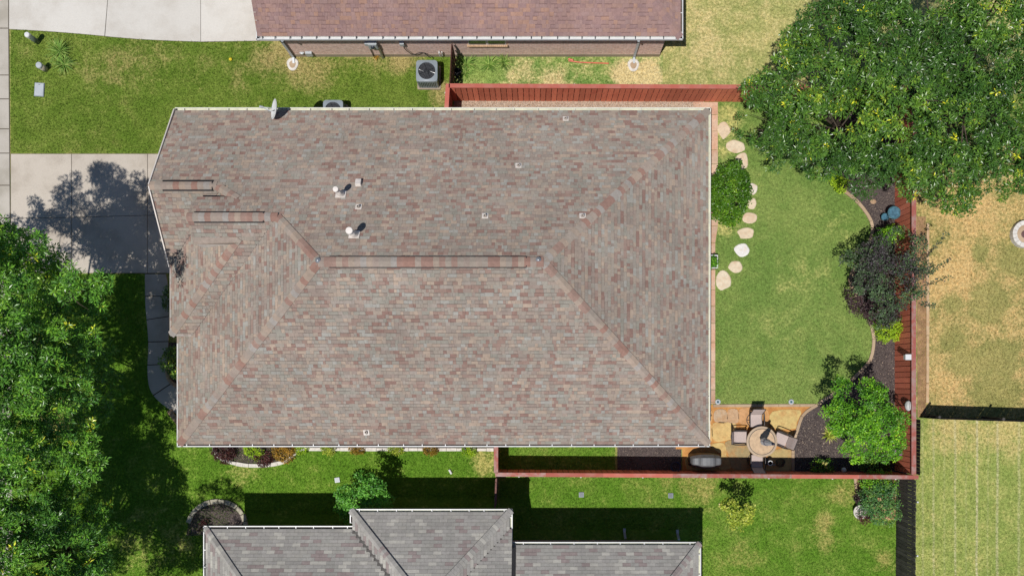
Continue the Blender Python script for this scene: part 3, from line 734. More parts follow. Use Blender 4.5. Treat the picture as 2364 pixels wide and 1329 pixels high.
def build_roof(house, roof, bounds, undermat, shmat, widths, keep, single_ok, nsingle, gapf=0.5, regular=False, seed=1, xstep=0.12):
    """deck as a height sheet; shingles tab by tab; the largest are parts of their own"""
    roof.prep(); rr = np.random.default_rng(seed)
    x0, x1, y0, y1 = bounds
    xs = np.linspace(gx(x0), gx(x1), int((gx(x1) - gx(x0)) / xstep)); ysv = np.linspace(gy(y1), gy(y0), int((gy(y0) - gy(y1)) / xstep))
    XX, YY = np.meshgrid(xs, ysv); zz, _ = roof.env(XX, YY)
    V = np.stack([XX, YY, zz - 0.011], 2).reshape(-1, 3); nx, ny = len(xs), len(ysv)
    idx = np.arange(nx * ny).reshape(ny, nx)
    F = np.stack([idx[:-1, :-1], idx[:-1, 1:], idx[1:, 1:], idx[1:, :-1]], 2).reshape(-1, 4)
    ok = (V[:, 2] > 0)[F].all(1); F = F[ok]
    used, inv = np.unique(F.ravel(), return_inverse=True); V = V[used]; F = inv.reshape(-1, 4)
    deck = np_mesh("roof", V, F, undermat, house)
    tabs = []     # (pid, u0,u1,v0,v1,tint,thick,area)
    for pid, pl in enumerate(roof.pl):
        vx, vy = -pl.uy, pl.ux           # along-course direction
        # corners of the bounds in (u, v)
        cs = [((gx(a) - pl.X) * vx + (gy(b) - pl.Y) * vy, (gx(a) - pl.X) * pl.ux + (gy(b) - pl.Y) * pl.uy) for a in (x0, x1) for b in (y0, y1)]
        u0, u1 = min(c[0] for c in cs), max(c[0] for c in cs); v1 = max(c[1] for c in cs)
        us = np.arange(u0, u1, 0.03)
        j0 = int(math.floor(min(c[1] for c in cs) / CP))
        for j in range(j0, int(v1 / CP) + 1):
            vc = (j + 0.5) * CP
            X = pl.X + us * vx + vc * pl.ux; Y = pl.Y + us * vy + vc * pl.uy
            e, own = roof.env(X, Y)
            m = (own == pid) & keep(X, Y)
            if not m.any(): continue
            d = np.diff(np.concatenate([[0], m.astype(int), [0]])); st = np.where(d == 1)[0]; en = np.where(d == -1)[0] - 1
            for a, b in zip(st, en):
                ua, ub = us[a] - 0.015, us[b] + 0.015
                u = ua
                if regular: u = ua - ((ua + (0.5 * widths[0] if j % 2 else 0) + 100 * widths[0]) % widths[0])
                else: u = ua - rr.uniform(0, 0.2)
                prev = rr.random()
                while u < ub:
                    wdt = widths[0] if regular else rr.uniform(widths[0], widths[1]) if rr.random() < .75 else rr.uniform(widths[1], widths[2])
                    c0, c1 = max(u, ua), min(u + wdt, ub)
                    if c1 - c0 > 0.02:
                        tn = prev if rr.random() < 0.12 else rr.random(); prev = tn
                        g_ = 0.010 if regular else (0.016 if rr.random() < gapf else 0.002)
                        th = 0.0025 if regular else (0.0065 if rr.random() < .3 else 0.0028)
                        tabs.append((pid, c0 + 0.002, c1 - 0.002, j * CP - 0.012, (j + 1) * CP - 0.012 - g_, tn, th))
                    u += wdt
    T = np.array(tabs)
    pid = T[:, 0].astype(int)
    PX = np.array([[p.X, p.Y, p.h, p.ux, p.uy] for p in roof.pl])[pid]
    nrm = np.array([p.n()[:] for p in roof.pl])[pid]
    def pt(u, v, off):
        X = PX[:, 0] - u * PX[:, 4] + v * PX[:, 3]; Y = PX[:, 1] + u * PX[:, 3] + v * PX[:, 4]
        Zz = PX[:, 2] + S * v
        return np.stack([X, Y, Zz], 1) + nrm * off[:, None]
    one = np.ones(len(T)); th = T[:, 6]
    vs = [pt(T[:, 1], T[:, 3], th), pt(T[:, 2], T[:, 3], th), pt(T[:, 2], T[:, 4], th * .45), pt(T[:, 1], T[:, 4], th * .45),
          pt(T[:, 1], T[:, 3], -.02 * one), pt(T[:, 2], T[:, 3], -.02 * one), pt(T[:, 2], T[:, 4], -.02 * one), pt(T[:, 1], T[:, 4], -.02 * one)]
    V = np.stack(vs, 1)
    # u runs along (-uy, ux): with v upslope the top face (0,1,2,3) may wind clockwise -> fix by sign
    fq = np.array([[0, 1, 2, 3], [4, 5, 1, 0], [5, 6, 2, 1], [7, 4, 0, 3], [6, 7, 3, 2]])[:, ::-1]
    area = (T[:, 2] - T[:, 1]) * (T[:, 4] - T[:, 3])
    cen = V[:, :4].mean(1); score = np.where(single_ok(cen[:, 0], cen[:, 1], pid), area, -1)
    order = np.argsort(-score); singles = set(order[:nsingle].tolist())
    singles = {i for i in singles if score[i] > 0}
    mask = np.ones(len(T), bool); mask[list(singles)] = False
    Vr = V[mask].reshape(-1, 3); n = int(mask.sum())
    F = (np.arange(n)[:, None, None] * 8 + fq[None]).reshape(-1, 4)
    np_mesh("shingle_field", Vr, F, shmat, deck, {"tint": np.repeat(T[mask, 5], 5)}, "stuff")
    for i in sorted(singles):
        np_mesh("shingle", V[i], fq, shmat, deck, {"tint": np.full(5, T[i, 5])})
    return deck, len(T)

def cap_line(deck, A, B, pa, pb, mat, step=0.2, wd=0.15, lift=0.022, seed=0, name="ridge_cap"):
    """caps shingled from A (low end) to B along a hip or ridge between planes pa and pb"""
    rr = random.Random(seed); A = Vector(A); B = Vector(B); d = (B - A); L = d.length; d.normalize()
    n = max(1, int(L / step)); sides = []
    for pl in (pa, pb):
        nn = pl.n(); sv = d.cross(nn).normalized()
        if sv.z > 0: sv = -sv
        if abs(sv.z) < 1e-6: pass
        sides.append((sv, nn))
    up = (sides[0][1] + sides[1][1]).normalized()
    for i in range(n):
        a = A + d * (L * i / n - 0.02); b = A + d * (L * (i + 1) / n + 0.02)
        tn = rr.random()
        vs = []
        for p, lf in ((a, lift + 0.008), (b, lift + 0.001)):
            c = p + up * lf
            l2 = p + sides[0][0] * wd + sides[0][1] * lf; r2 = p + sides[1][0] * wd + sides[1][1] * lf
            l1 = p + sides[0][0] * wd * .45 + sides[0][1] * (lf * 1.05); r1 = p + sides[1][0] * wd * .45 + sides[1][1] * (lf * 1.05)
            vs += [l2, l1, c + up * 0.004, r1, r2]
        vs += [a + sides[0][0] * wd - sides[0][1] * .01, a + sides[1][0] * wd - sides[1][1] * .01, b + sides[0][0] * wd - sides[0][1] * .01, b + sides[1][0] * wd - sides[1][1] * .01, a - up * .01]
        fs = [(0, 1, 6, 5), (1, 2, 7, 6), (2, 3, 8, 7), (3, 4, 9, 8), (10, 0, 5, 12), (4, 11, 13, 9), (10, 14, 2, 1, 0), (14, 11, 4, 3, 2)]
        mb = MB(); mb.add(vs, fs, tn); mb.build(name, mat, deck)

def gutter(house, A, B, out, mat, matin, hang=0.75, wd=0.12, dp=0.10, seed=0, hmat=None):
    """A, B world points on the outer rim; out = outward unit (x, y). Trough with hangers"""
    A = Vector(A); B = Vector(B); o = Vector((out[0], out[1], 0)); mb = MB()
    d = (B - A).normalized()
    mb.beam(A - o * 0.008, B - o * 0.008, 0.016, dp, up=(0, 0, 1))
    A2, B2 = A + Vector((0, 0, dp / 2 - 0.006)), B + Vector((0, 0, dp / 2 - 0.006))
    mb.beam(A2 - o * 0.017, B2 - o * 0.017, 0.034, 0.013)
    mb.beam(A - o * (wd - 0.004), B - o * (wd - 0.004), 0.008, dp * 1.0)
    for e in (A, B): mb.beam(e - o * 0.01, e - o * (wd - .01), 0.012, dp * .9)
    g = mb.build("gutter", mat, house)
    mb = MB(); mb.beam(A - o * wd / 2 - Vector((0, 0, dp / 2 - .01)), B - o * wd / 2 - Vector((0, 0, dp / 2 - .01)), wd - 0.03, 0.012)
    mb.build("trough", matin, g)
    mb = MB(); L = (B - A).length; n = max(1, int(L / hang)); rr = random.Random(seed)
    for i in range(n):
        p = A + (B - A) * ((i + 0.5 + rr.uniform(-.12, .12)) / n) + Vector((0, 0, dp / 2 - 0.004))
        mb.beam(p - o * 0.012, p - o * (wd + 0.02), 0.03, 0.012)
    hb = mb.build("hanger", hmat or mat, g); hb["kind"] = "stuff"
    return g

# ---- main house
main = thing("house", "large central house with a hipped roof of mixed red and grey shingles", "house", (gx(1040), gy(660), 0))
pN = Pl(0, 301, EH, 0, -1); pS = Pl(0, 1019, EH, 0, 1); pW = Pl(475, 0, EH, 1, 0); pE = Pl(1608, 0, EH, -1, 0)
pS1 = Pl(0, 493.4, 5.15, 0, 1); pW2 = Pl(472, 0, 3.42, 1, 0); pS2 = Pl(0, 785, 3.42, 0, 1)
R1 = Roof([([pN, pS, pW, pE], (475, 1602, 306, 1013)), ([pN, pS1], (471, 660, 306, 640)), ([pN, pS2, pW2], (472, 740, 306, 785)), ([pN, pS2], (566, 740, 522, 604))])
def keep_all(X, Y): return np.ones(np.shape(X), bool)
ids_S = {}
def single_main(x, y, pid):
    return (Y_S_OK(y) & (x > gx(560)) & (x < gx(1560)))
def Y_S_OK(y): return (y < gy(690)) & (y > gy(1005))
roof1, n1 = build_roof(main, R1, (466, 1606, 302, 1017), M['roof_under'], M['sh_main'], (0.075, 0.185, 0.33), keep_all, single_main, 300, 0.55, seed=3)
def hpt(X, Y, R): 
    z, _ = R.env(np.array([X]), np.array([Y])); return (X, Y, float(z[0]))
def top(px, py, R, dz=0.0):       # ground px
    X, Y = gx(px), gy(py); z, _ = R.env(np.array([X]), np.array([Y])); return Vector((X, Y, float(z[0]) + dz))
rw, re_ = (834, 660), (1249, 660)
cap_line(roof1, (gx(1602), gy(307), EH + .08), (gx(re_[0]), gy(re_[1]), pN.z(0, gy(660))), pN, pE, M['cap_main'], seed=1)
cap_line(roof1, (gx(1602), gy(1013), EH + .08), (gx(re_[0]), gy(re_[1]), pN.z(0, gy(660))), pS, pE, M['cap_main'], seed=2)
cap_line(roof1, (gx(481), gy(1013), EH + .08), (gx(rw[0]), gy(rw[1]), pN.z(0, gy(660))), pS, pW, M['cap_main'], seed=3)
cap_line(roof1, (gx(739), gy(565), pN.z(0, gy(565))), (gx(rw[0]), gy(rw[1]), pN.z(0, gy(660))), pN, pW, M['cap_main'], seed=4)
zr = pN.z(0, gy(660))
cap_line(roof1, (gx(rw[0]), gy(660), zr), (gx(re_[0]), gy(660), zr), pN, pS, M['cap_main'], wd=0.165, lift=0.05, seed=5)
cap_line(roof1, (gx(566), gy(565), pN.z(0, gy(565))), (gx(739), gy(565), pN.z(0, gy(565))), pN, pS2, M['cap_main'], lift=0.05, seed=6)
cap_line(roof1, (gx(471), gy(493.4), 5.15), (gx(604), gy(493.4), 5.15), pN, pS1, M['cap_main'], lift=0.05, seed=7)
cap_line(roof1, (gx(604), gy(493.4), 5.15), (gx(652), gy(524), pN.z(0, gy(524))), pN, pW, M['cap_main'], seed=8, wd=0.15)
cap_line(roof1, (gx(474), gy(783), 3.44), (gx(655), gy(602), 5.60), pS2, pW2, M['cap_main'], seed=9)
def ridge_vent(a, b, y, pa, pb, open_end=True):
    z = pa.z(0, gy(y)); mb = MB()
    for pl in (pa, pb):
        sv = Vector((0, 1 if pl.uy < 0 else -1, -S)).normalized(); nn = pl.n()
        A = Vector((gx(a), gy(y), z)) + sv * 0.18 + nn * 0.022; B = Vector((gx(b), gy(y), z)) + sv * 0.18 + nn * 0.022
        mb.beam(A, B, 0.055, 0.05, up=nn)
    if open_end: mb.beam((gx(b), gy(y) + .16, z - .07), (gx(b), gy(y) - .16, z - .07), 0.03, 0.12)
    mb.build("ridge_vent", M['dark'], roof1)
ridge_vent(853, 1218, 660, pN, pS); ridge_vent(578, 712, 565, pN, pS2); ridge_vent(497, 596, 493.4, pN, pS1)
# gable end, walls, soffit
mb = MB()
mb.add([(gx(474), gy(330), 2.8), (gx(474), gy(640), 2.8), (gx(474), gy(640), 3.38), (gx(474), gy(493.4), 5.08), (gx(474), gy(330), 3.17)], [(0, 1, 2, 3, 4)])
mb.build("gable_wall", M['brick'], main)
for a, b in (((306, 3.0), (493.4, 5.19)), ((493.4, 5.19), (640, 3.44))):
    mb = MB(); mb.beam((gx(471), gy(a[0]), a[1] - .03), (gx(471), gy(b[0]), b[1] - .03), 0.04, 0.13); mb.build("rake_board", M['vent_white'], main)
WL = [(497, 326), (1580, 326), (1580, 994), (500, 994), (500, 790), (497, 790)]
MB().prism(pts(WL), 0.0, 2.78).build("wall", M['brick'], main)
MB().prism(pts([(479, 312), (1601, 312), (1601, 1008), (482, 1008), (482, 770), (479, 770)]), 2.78, 2.84).build("soffit", M['soffit'], main)
gz = EH - 0.03
gutter(main, (gx(471), gy(300), gz), (gx(1608), gy(300), gz), (0, 1), M['cream'], M['cream_in'], 0.78, seed=1)
gutter(main, (gx(1608), gy(300.5), gz), (gx(1606), gy(1019), gz), (1, 0), M['cream'], M['cream_in'], 1.2, seed=2, wd=0.11)
gutter(main, (gx(476), gy(1019), gz), (gx(1606), gy(1019), gz), (0, -1), M['white'], M['roof_under'], 0.78, seed=3)
gutter(main, (gx(475), gy(800), gz), (gx(475), gy(1019), gz), (-1, 0), M['white'], M['roof_under'], 0.8, seed=4)
gutter(main, (gx(472), gy(642), 3.38), (gx(472), gy(785), 3.38), (-1, 0), M['white'], M['roof_under'], 0.7, seed=5)
gutter(main, (gx(472), gy(785), 3.38), (gx(518), gy(785), 3.38), (0, -1), M['white'], M['roof_under'], 0.7, seed=6)
xa, xb, yb = gx(567), gx(654), gy(612)
MB().add([(xa, yb, pW2.z(xa, yb) + .01), (xb, yb, pW2.z(xb, yb) + .01), (xb, yb, pS2.z(xb, yb)), (xa, yb, pS2.z(xa, yb))], [(0, 1, 2, 3)]).build('step_flashing', M['vent_white'], roof1)
mb = MB(); nn = pS2.n() * .006
mb.add([Vector((x_, gy(y_), pS2.z(x_, gy(y_)))) + nn * q for q in (1, -1) for x_, y_ in ((xa, 601), (xb, 601), (xb, 613), (xa, 613))], [(0, 3, 2, 1), (4, 5, 6, 7), (0, 1, 5, 4), (1, 2, 6, 5), (2, 3, 7, 6), (3, 0, 4, 7)], .03)
mb.build('drip_edge', M['cap_main'], roof1)
# roof vents: found on the roof under a picture point
def on_roof(px, py, R):
    h = 4.0
    for _ in range(30):
        g = G(px, py, h); z, own = R.env(np.array([g[0]]), np.array([g[1]])); h = 0.5 * h + 0.5 * float(z[0])
    g = G(px, py, h); z, own = R.env(np.array([g[0]]), np.array([g[1]]))
    return Vector((g[0], g[1], float(z[0]))), R.pl[int(own[0])]
def flash(p, pl, sx, sy, th=0.012):
    nn = pl.n(); up = Vector((pl.ux, pl.uy, S)).normalized(); sd = up.cross(nn)
    return Matrix((sd, up, nn)).transposed()
for px, py in ((1306, 275), (1197, 383), (828, 478), (1120, 499), (1345, 499), (846, 997)):
    p, pl = on_roof(px, py, R1); Mx = flash(p, pl, 1, 1)
    v = MB(); v.box(p + pl.n() * 0.02, (0.22, 0.24, 0.012), M=Mx); fo = v.build("pipe_vent", M['vent_white'], roof1)
    v = MB(); v.lathe([(0.085, -0.05), (0.07, 0.05), (0.05, 0.09), (0.048, 0.16), (0.03, 0.16), (0.03, 0.02)], p, 14)
    v.build("pipe_boot", M['lead'], roof1)
for px, py, r in ((787, 449, 0.095), (818, 542, 0.115)):
    p, pl = on_roof(px, py, R1); Mx = flash(p, pl, 1, 1)
    MB().box(p + pl.n() * 0.02, (0.36, 0.34, 0.014), M=Mx).build("flue_flashing", M['vent_white'], roof1)
    MB().lathe([(0.15, -0.12), (0.13, 0.10), (r * .62, 0.2), (r * .62, 0.72)], p, 18).build("flue_pipe", M['vent_white'], roof1, True)
    MB().lathe([(r * .62, 0.68), (r * 1.05, 0.7), (r * 1.05, 0.84), (r * .9, 0.86), (0.0, 0.87)], p, 20).build("flue_cap", M['vent_white'], roof1)
p, pl = on_roof(828, 425, R1); Mx = flash(p, pl, 1, 1)
MB().box(p + pl.n() * 0.07, (0.19, 0.24, 0.14), M=Mx).build("box_vent", M['vent_white'], roof1)
MB().box(p + pl.n() * 0.015, (0.26, 0.32, 0.012), M=Mx).build("vent_flashing", M['lead'], roof1)
for px, py in ((735, 601), (1243, 600)):
    p, pl = on_roof(px, py, R1)
    MB().lathe([(0.11, -.03), (0.09, 0.05), (0.03, 0.09), (0, 0.1)], p + Vector((0, 0, .03)), 12).build("peak_flashing", M['galv'], roof1)

# ---- brick neighbour to the north
north = thing("house", "red brick house with a brown shingle roof along the north side", "house", (gx(1096), gy(-190), 0))
qS = Pl(0, 156, EH, 0, 1); qE = Pl(1549, 0, EH, -1, 0); qN = Pl(0, -540, EH, 0, -1)
R2 = Roof([([qS, qN, qE], (646, 1543, -540, 150))])
roof2, n2 = build_roof(north, R2, (643, 1546, -536, 153), M['roof_under_n'], M['sh_north'], (0.09, 0.20, 0.32), lambda X, Y: Y < gy(10),
                       lambda x, y, pid: (y < gy(60)), 300, 0.3, seed=5, xstep=0.15)
cap_line(roof2, (gx(1543), gy(151), EH + .05), (gx(1400), gy(8), EH + .05 + S * 143 / 56), qS, qE, M['sh_north'], seed=11)
mb = MB(); mb.prism(pts([(672, 131), (1521, 131), (1521, -515), (672, -515)]), 0.28, 2.78); mb.build("wall", M['brick'], north)
mb = MB(); mb.prism(pts([(671, 131.8), (1521.8, 131.8), (1521.8, -515), (671, -515)]), -0.02, 0.28); mb.build("foundation", M['slab'], north)
MB().prism(pts([(648, 149), (1542, 149), (1542, -530), (648, -530)]), 2.78, 2.84).build("soffit", M['soffit'], north)
gutter(north, (gx(643), gy(156), gz), (gx(1549), gy(156), gz), (0, -1), M['white'], M['white'], 0.5, seed=7, wd=.14, hmat=M['dark_metal'])
gutter(north, (gx(1549), gy(156), gz), (gx(1549), gy(-300), gz), (1, 0), M['white'], M['roof_under'], 0.62, seed=8)
gutter(north, (gx(643), gy(156), gz), (gx(643), gy(-300), gz), (-1, 0), M['white'], M['roof_under'], 0.62, seed=9)
# window with its soldier-course sill
wy = gy(131); X0, X1 = G(1081, 103, 1.3)[0], G(1169, 103, 1.3)[0]
win = MB(); win.box(((X0 + X1) / 2, wy - 0.01, 1.95), (X1 - X0, 0.05, 1.25)); win = win.build("window", M['white'], north)
for i in range(2): MB().box((X0 + (X1 - X0) * (i + .5) / 2, wy - 0.03, 1.95), ((X1 - X0) / 2 - .1, 0.03, 1.1)).build("pane", M['glass'], win)
nb = 20
for i in range(nb):
    mb = MB(); mb.box((X0 - .05 + (X1 - X0 + .1) * (i + .5) / nb, wy - 0.045, 1.28), ((X1 - X0 + .1) / nb - 0.008, 0.12, 0.09)); mb.build("sill_brick", M['brick_edge'], win)
def downspout(house, x_top, y_top, x_b, y_b, mat, wall_y):
    mb = MB(); a = Vector(G(x_top, y_top, 2.8)); b = Vector((gx(x_b), wall_y - .06, 2.45)); c = Vector((gx(x_b), wall_y - .06, 0.12)); d = Vector((gx(x_b), wall_y - .3, 0.06))
    for p, q in ((a, b), (b, c), (c, d)): mb.beam(p, q, 0.09, 0.065)
    mb.build("downspout", mat, house)
downspout(north, 652, 95, 679, 140, M['grey_light'], wy)
downspout(north, 1474, 95, 1463, 137, M['grey_light'], wy)
# fixtures on the brick wall
def wallbox(name, label, cat, px, py, h, sz, mat, partname, extra=None):
    x, y, z = G(px, py, h); o = thing(name, label, cat, (x, wy, z))
    MB().box((x, wy - sz[1] / 2, z), sz).build(partname, mat, o)
    MB().box((x, wy - sz[1] - 0.006, z), (sz[0] * .86, 0.014, sz[2] * .86)).build("cover_plate", M['grey_light'], o)
    if extra: extra(o, x, wy, z)
    return o
def conduit(o, x, y, z):
    MB().tube([(x + .1, y - .05, z), (x + .1, y - .05, 0.0)], 0.03, 8).build("conduit", M['galv'], o)
wallbox("electric_meter", "grey electric meter box on the brick wall with a conduit below", "meter", 861, 101, 1.45, (0.36, 0.16, 0.5), M['grey_light'], "cabinet",
        lambda o, x, y, z: (MB().tube([(x + .16, y - .06, z - .2), (x + .16, y - .06, 0.0)], 0.045, 8).build("conduit", M['galv'], o),
                            MB().lathe([(0.08, 0), (0.08, .07), (0.05, .1), (0, .1)], (x, y - .16, z + .05), 14, Matrix.Rotation(math.pi / 2, 3, 'X')).build("meter_dial", M['glass'], o)))
wallbox("junction_box", "small grey junction box west of the electric meter", "junction box", 847, 100, 1.5, (0.16, 0.1, 0.22), M['grey_light'], "cabinet",
        lambda o, x, y, z: MB().tube([(x + .02, y - .04, z), (x + .02, y - .04, 0.0)], 0.018, 6).build("conduit", M['dark_metal'], o))
wallbox("disconnect_box", "small disconnect box with a hanging cable near the air conditioner", "junction box", 928, 99, 1.5, (0.18, 0.11, 0.24), M['grey_light'], "cabinet",
        lambda o, x, y, z: MB().tube(smooth_line([(x + .03, y - .06, z - .1), (x + .06, y - .08, z - .5), (x + .3, y - .12, z - .95), (x + .7, y - .1, z - .8), (x + 1.0, y - .2, z - 1.1)], 5), 0.018, 6).build("cable", M['dark'], o))
x, y, _ = G(716, 131); o = thing("gas_meter", "grey gas meter with pipe work at the foot of the brick wall", "meter", (x, y, 0))
MB().box((x + .07, y + .0, .42), (.26, .2, .3)).build("meter_body", M['grey_light'], o)
MB().lathe([(0.0, 0), (.1, .02), (.1, .08), (.05, .1), (0, .1)], (x - .22, y + .02, .4), 14).build("regulator", M['grey_light'], o)
MB().tube([(x - .22, y + .02, .0), (x - .22, y + .02, .5), (x + .1, y + .02, .6), (x + .32, y + .05, .6), (x + .32, y + .08, 1.05)], 0.025, 8).build("gas_pipe", M['galv'], o)
x, y, _ = G(1018, 131); o = thing("drain_pipe", "white bent drain pipe stub low on the brick wall", "pipe", (x, wy, 0))
MB().tube([(x, wy - .05, .75), (x, wy - .12, .72), (x + .01, wy - .12, .35)], .03, 8).build("pipe", M['white'], o)
MB().tube([(x + .1, wy - .08, .7), (x + .1, wy - .08, .3)], .025, 8).build("pipe", M['white'], o)

# ---- grey roofed neighbour to the south
south = thing("house", "house with a grey shingle roof along the south edge", "house", (gx(1060), gy(1450), 0))
lN = Pl(0, 1186.6, EH, 0, -1); mN = Pl(0, 1150.7, EH, 0, -1); rN = Pl(0, 1220.6, EH, 0, -1); lW = Pl(531, 0, EH, 1, 0); mW = Pl(842, 0, EH, 1, 0); mE = Pl(1187, 0, EH, -1, 0); rE = Pl(1587, 0, EH, -1, 0)
bS = Pl(0, 1720, EH, 0, 1)
R3 = Roof([([lN, lW, bS], (536, 1187, 1192, 1714)), ([mN, mW, mE, bS], (847, 1182, 1156, 1714)), ([rN, rE, bS], (1000, 1582, 1226, 1714))])
roof3, n3 = build_roof(south, R3, (532, 1586, 1152, 1718), M['roof_under_s'], M['sh_south'], (0.305,), lambda X, Y: Y > gy(1345),
                       lambda x, y, pid: (y > gy(1262)), 300, regular=True, seed=8, xstep=0.15)
def diag(x0, y0, sx, n): return (gx(x0 + sx * n), gy(y0 + n), EH + .05 + S * n / 56)
cap_line(roof3, diag(533, 1188.6, 1, 3), diag(533, 1188.6, 1, 130), lN, lW, M['sh_south'], seed=21, step=.14, wd=.12)
cap_line(roof3, diag(842, 1150.7, 1, 3), diag(842, 1150.7, 1, 160), mN, mW, M['sh_south'], seed=22, step=.14, wd=.13)
cap_line(roof3, diag(1187, 1150.7, -1, 3), diag(1187, 1150.7, -1, 165), mN, mE, M['sh_south'], seed=23, step=.14, wd=.13)
cap_line(roof3, diag(1587, 1220.6, -1, 3), diag(1587, 1220.6, -1, 100), rN, rE, M['sh_south'], seed=24, step=.14, wd=.12)
MB().prism(pts([(556, 1212), (868, 1212), (868, 1176), (1161, 1176), (1161, 1246), (1562, 1246), (1562, 1700), (556, 1700)]), 0.0, 2.78).build("wall", M['brick'], south)
MB().prism(pts([(537, 1193), (848, 1193), (848, 1157), (1181, 1157), (1181, 1227), (1581, 1227), (1581, 1712), (537, 1712)]), 2.78, 2.84).build("soffit", M['soffit'], south)
gutter(south, (gx(531), gy(1186.6), gz), (gx(858), gy(1186.6), gz), (0, 1), M['white'], M['roof_under'], 0.62, seed=31)
gutter(south, (gx(531), gy(1186.6), gz), (gx(531), gy(1400), gz), (-1, 0), M['white'], M['roof_under'], 0.62, seed=32)
gutter(south, (gx(842), gy(1150.7), gz), (gx(1187), gy(1150.7), gz), (0, 1), M['white'], M['cream_in'], 0.62, seed=33)
gutter(south, (gx(842), gy(1150.7), gz), (gx(842), gy(1180), gz), (-1, 0), M['white'], M['roof_under'], 0.5, seed=34)
gutter(south, (gx(1187), gy(1150.7), gz), (gx(1187), gy(1221), gz), (1, 0), M['white'], M['cream_in'], 0.62, seed=35)
gutter(south, (gx(1187), gy(1220.6), gz), (gx(1587), gy(1220.6), gz), (0, 1), M['white'], M['cream_in'], 0.85, seed=36)
gutter(south, (gx(1587), gy(1220.6), gz), (gx(1587), gy(1420), gz), (1, 0), M['white'], M['cream_in'], 0.85, seed=37)

# ------------------------------------------------------------------ fences
def fence(label, A, B, inward, H=1.72, pitch=0.223, pw=0.200, mat=None, cap=None, capw=0.165, posts=(), postside=-1, lean=0.0, postmat=None, postr=0.03, rails=True, group=None, name="fence", caplist=None, hvar=0.0, seed=0, faceoff=0.03):
    """A, B ground points; inward = unit normal to the picket side"""
    A = Vector((A[0], A[1], 0)); B = Vector((B[0], B[1], 0)); d = (B - A); L = d.length; d.normalize(); nv = Vector((inward[0], inward[1], 0))
    o = thing(name, label, "fence", A, group=group); rr = random.Random(seed)
    ang = math.atan2(d.y, d.x)
    n = int(L / pitch)
    base = MB(); hw = pw / 2
    base.add([(-hw, -.009, 0), (hw, -.009, 0), (hw, .009, 0), (-hw, .009, 0), (-hw, -.009, H - .02), (hw, -.009, H - .02), (hw, .009, H - .02), (-hw, .009, H - .02)],
             [(4, 5, 6, 7), (0, 1, 5, 4), (1, 2, 6, 5), (2, 3, 7, 6), (3, 0, 4, 7)])
    first = None
    for i in range(n):
        s = (i + .5) * L / n
        loc = d * s + nv * (faceoff + rr.uniform(-.004, .004)) + Vector((0, 0, .02 + rr.uniform(-hvar, hvar)))
        if first is None:
            ORG["_f"] = Vector((0, 0, 0)); ob = base.build("picket", mat); ob.parent = o; first = ob
        else:
            ob = bpy.data.objects.new("picket", first.data); COL.objects.link(ob); ob.parent = o
        ob.location = loc; ob.rotation_euler = (lean if abs(d.y) < .5 else 0, lean if abs(d.y) >= .5 else 0, ang + rr.uniform(-.012, .012))
    if rails:
        for z in (.35, .95, 1.5):
            if z < H: MB().beam(A + Vector((0, 0, z)) - nv * .0, B + Vector((0, 0, z)) - nv * .0, .04, .085).build("rail", mat, o)
    if cap:
        MB().beam(A + Vector((0, 0, H / 2)) + nv * .012, B + Vector((0, 0, H / 2)) + nv * .012, .008, H - .06).build("backing_board", M['dark_wood'], o)
        cl = caplist or [(0, 1, cap)]
        for (a, b, m) in cl:
            MB().beam(A + d * (L * a + .002) + Vector((0, 0, H + .012)), A + d * (L * b - .002) + Vector((0, 0, H + .012)), capw, .036).build("cap_rail", m, o)
    for s in posts:
        p = A + d * s - nv * (.07 if cap else .05)
        if cap:
            p = A + d * s - nv * (.075)
        ob = MB(); ob.tube([p, p + Vector((0, 0, H - .03))], postr, 8); ob = ob.build("post", postmat or M['galv'], o)
        MB().lathe([(postr * 1.15, 0), (postr * 1.15, .03), (0, .05)], p + Vector((0, 0, H - .03)), 10).build("post_cap", postmat or M['white'], ob)
    return o
Hf = 1.72
def F2(px, py, h=Hf): return P2(px, py, h)
N0, N1 = F2(1036, 198.5), F2(2108, 202.5)
def along(A, B, px, py, h=Hf):
    p = F2(px, py, h); d = Vector((B[0] - A[0], B[1] - A[1])).normalized(); return (p[0] - A[0]) * d.x + (p[1] - A[1]) * d.y
fence("long red stained wooden fence north of the central house", N0, N1, (0, -1), mat=M['red_picket'], cap=M['red_rail'],
      posts=[along(N0, N1, x, 192) for x in (1181, 1326, 1482, 1617, 1760, 1900)], group="red wooden fences around the back yard", seed=1)
E0, E1 = F2(2109.5, 210), F2(2109, 1095)
fence("red wooden fence along the east side of the mulch bed", E0, E1, (-1, 0), mat=M['red_dark'], cap=M['grey_rail'], capw=.18,
      posts=[along(E0, E1, 2117, y) for y in (380, 520, 660, 800, 965)], group="red wooden fences around the back yard", seed=2)
S0, S1_ = F2(1143, 1094.5), F2(2120, 1100.8)
fence("red wooden fence south of the patio with a partly greyed cap", S0, S1_, (0, 1), mat=M['red_dark'], cap=M['red_rail'], capw=.155,
      caplist=[(0, .12, M['grey_rail']), (.12, .255, M['red_rail']), (.255, .42, M['red_rail']), (.42, .55, M['grey_rail']), (.55, .70, M['grey_rail']), (.70, .86, M['red_rail']), (.86, 1, M['grey_rail'])],
      posts=[along(S0, S1_, x, 1102) for x in (1198, 1341, 1484, 1629, 1775, 1922, 2068)], group="red wooden fences around the back yard", seed=3)
fence("short red fence closing the side yard at the south wall", F2(1145, 1008), F2(1145, 1091), (1, 0), mat=M['red_dark'], cap=M['grey_rail'], group="red wooden fences around the back yard", seed=4)
fence("short red fence between the long north fence and the house", F2(1034, 194), F2(1030, 262), (1, 0), mat=M['red_dark'], cap=M['red_rail'], posts=[.35], postside=1, group="red wooden fences around the back yard", seed=5)
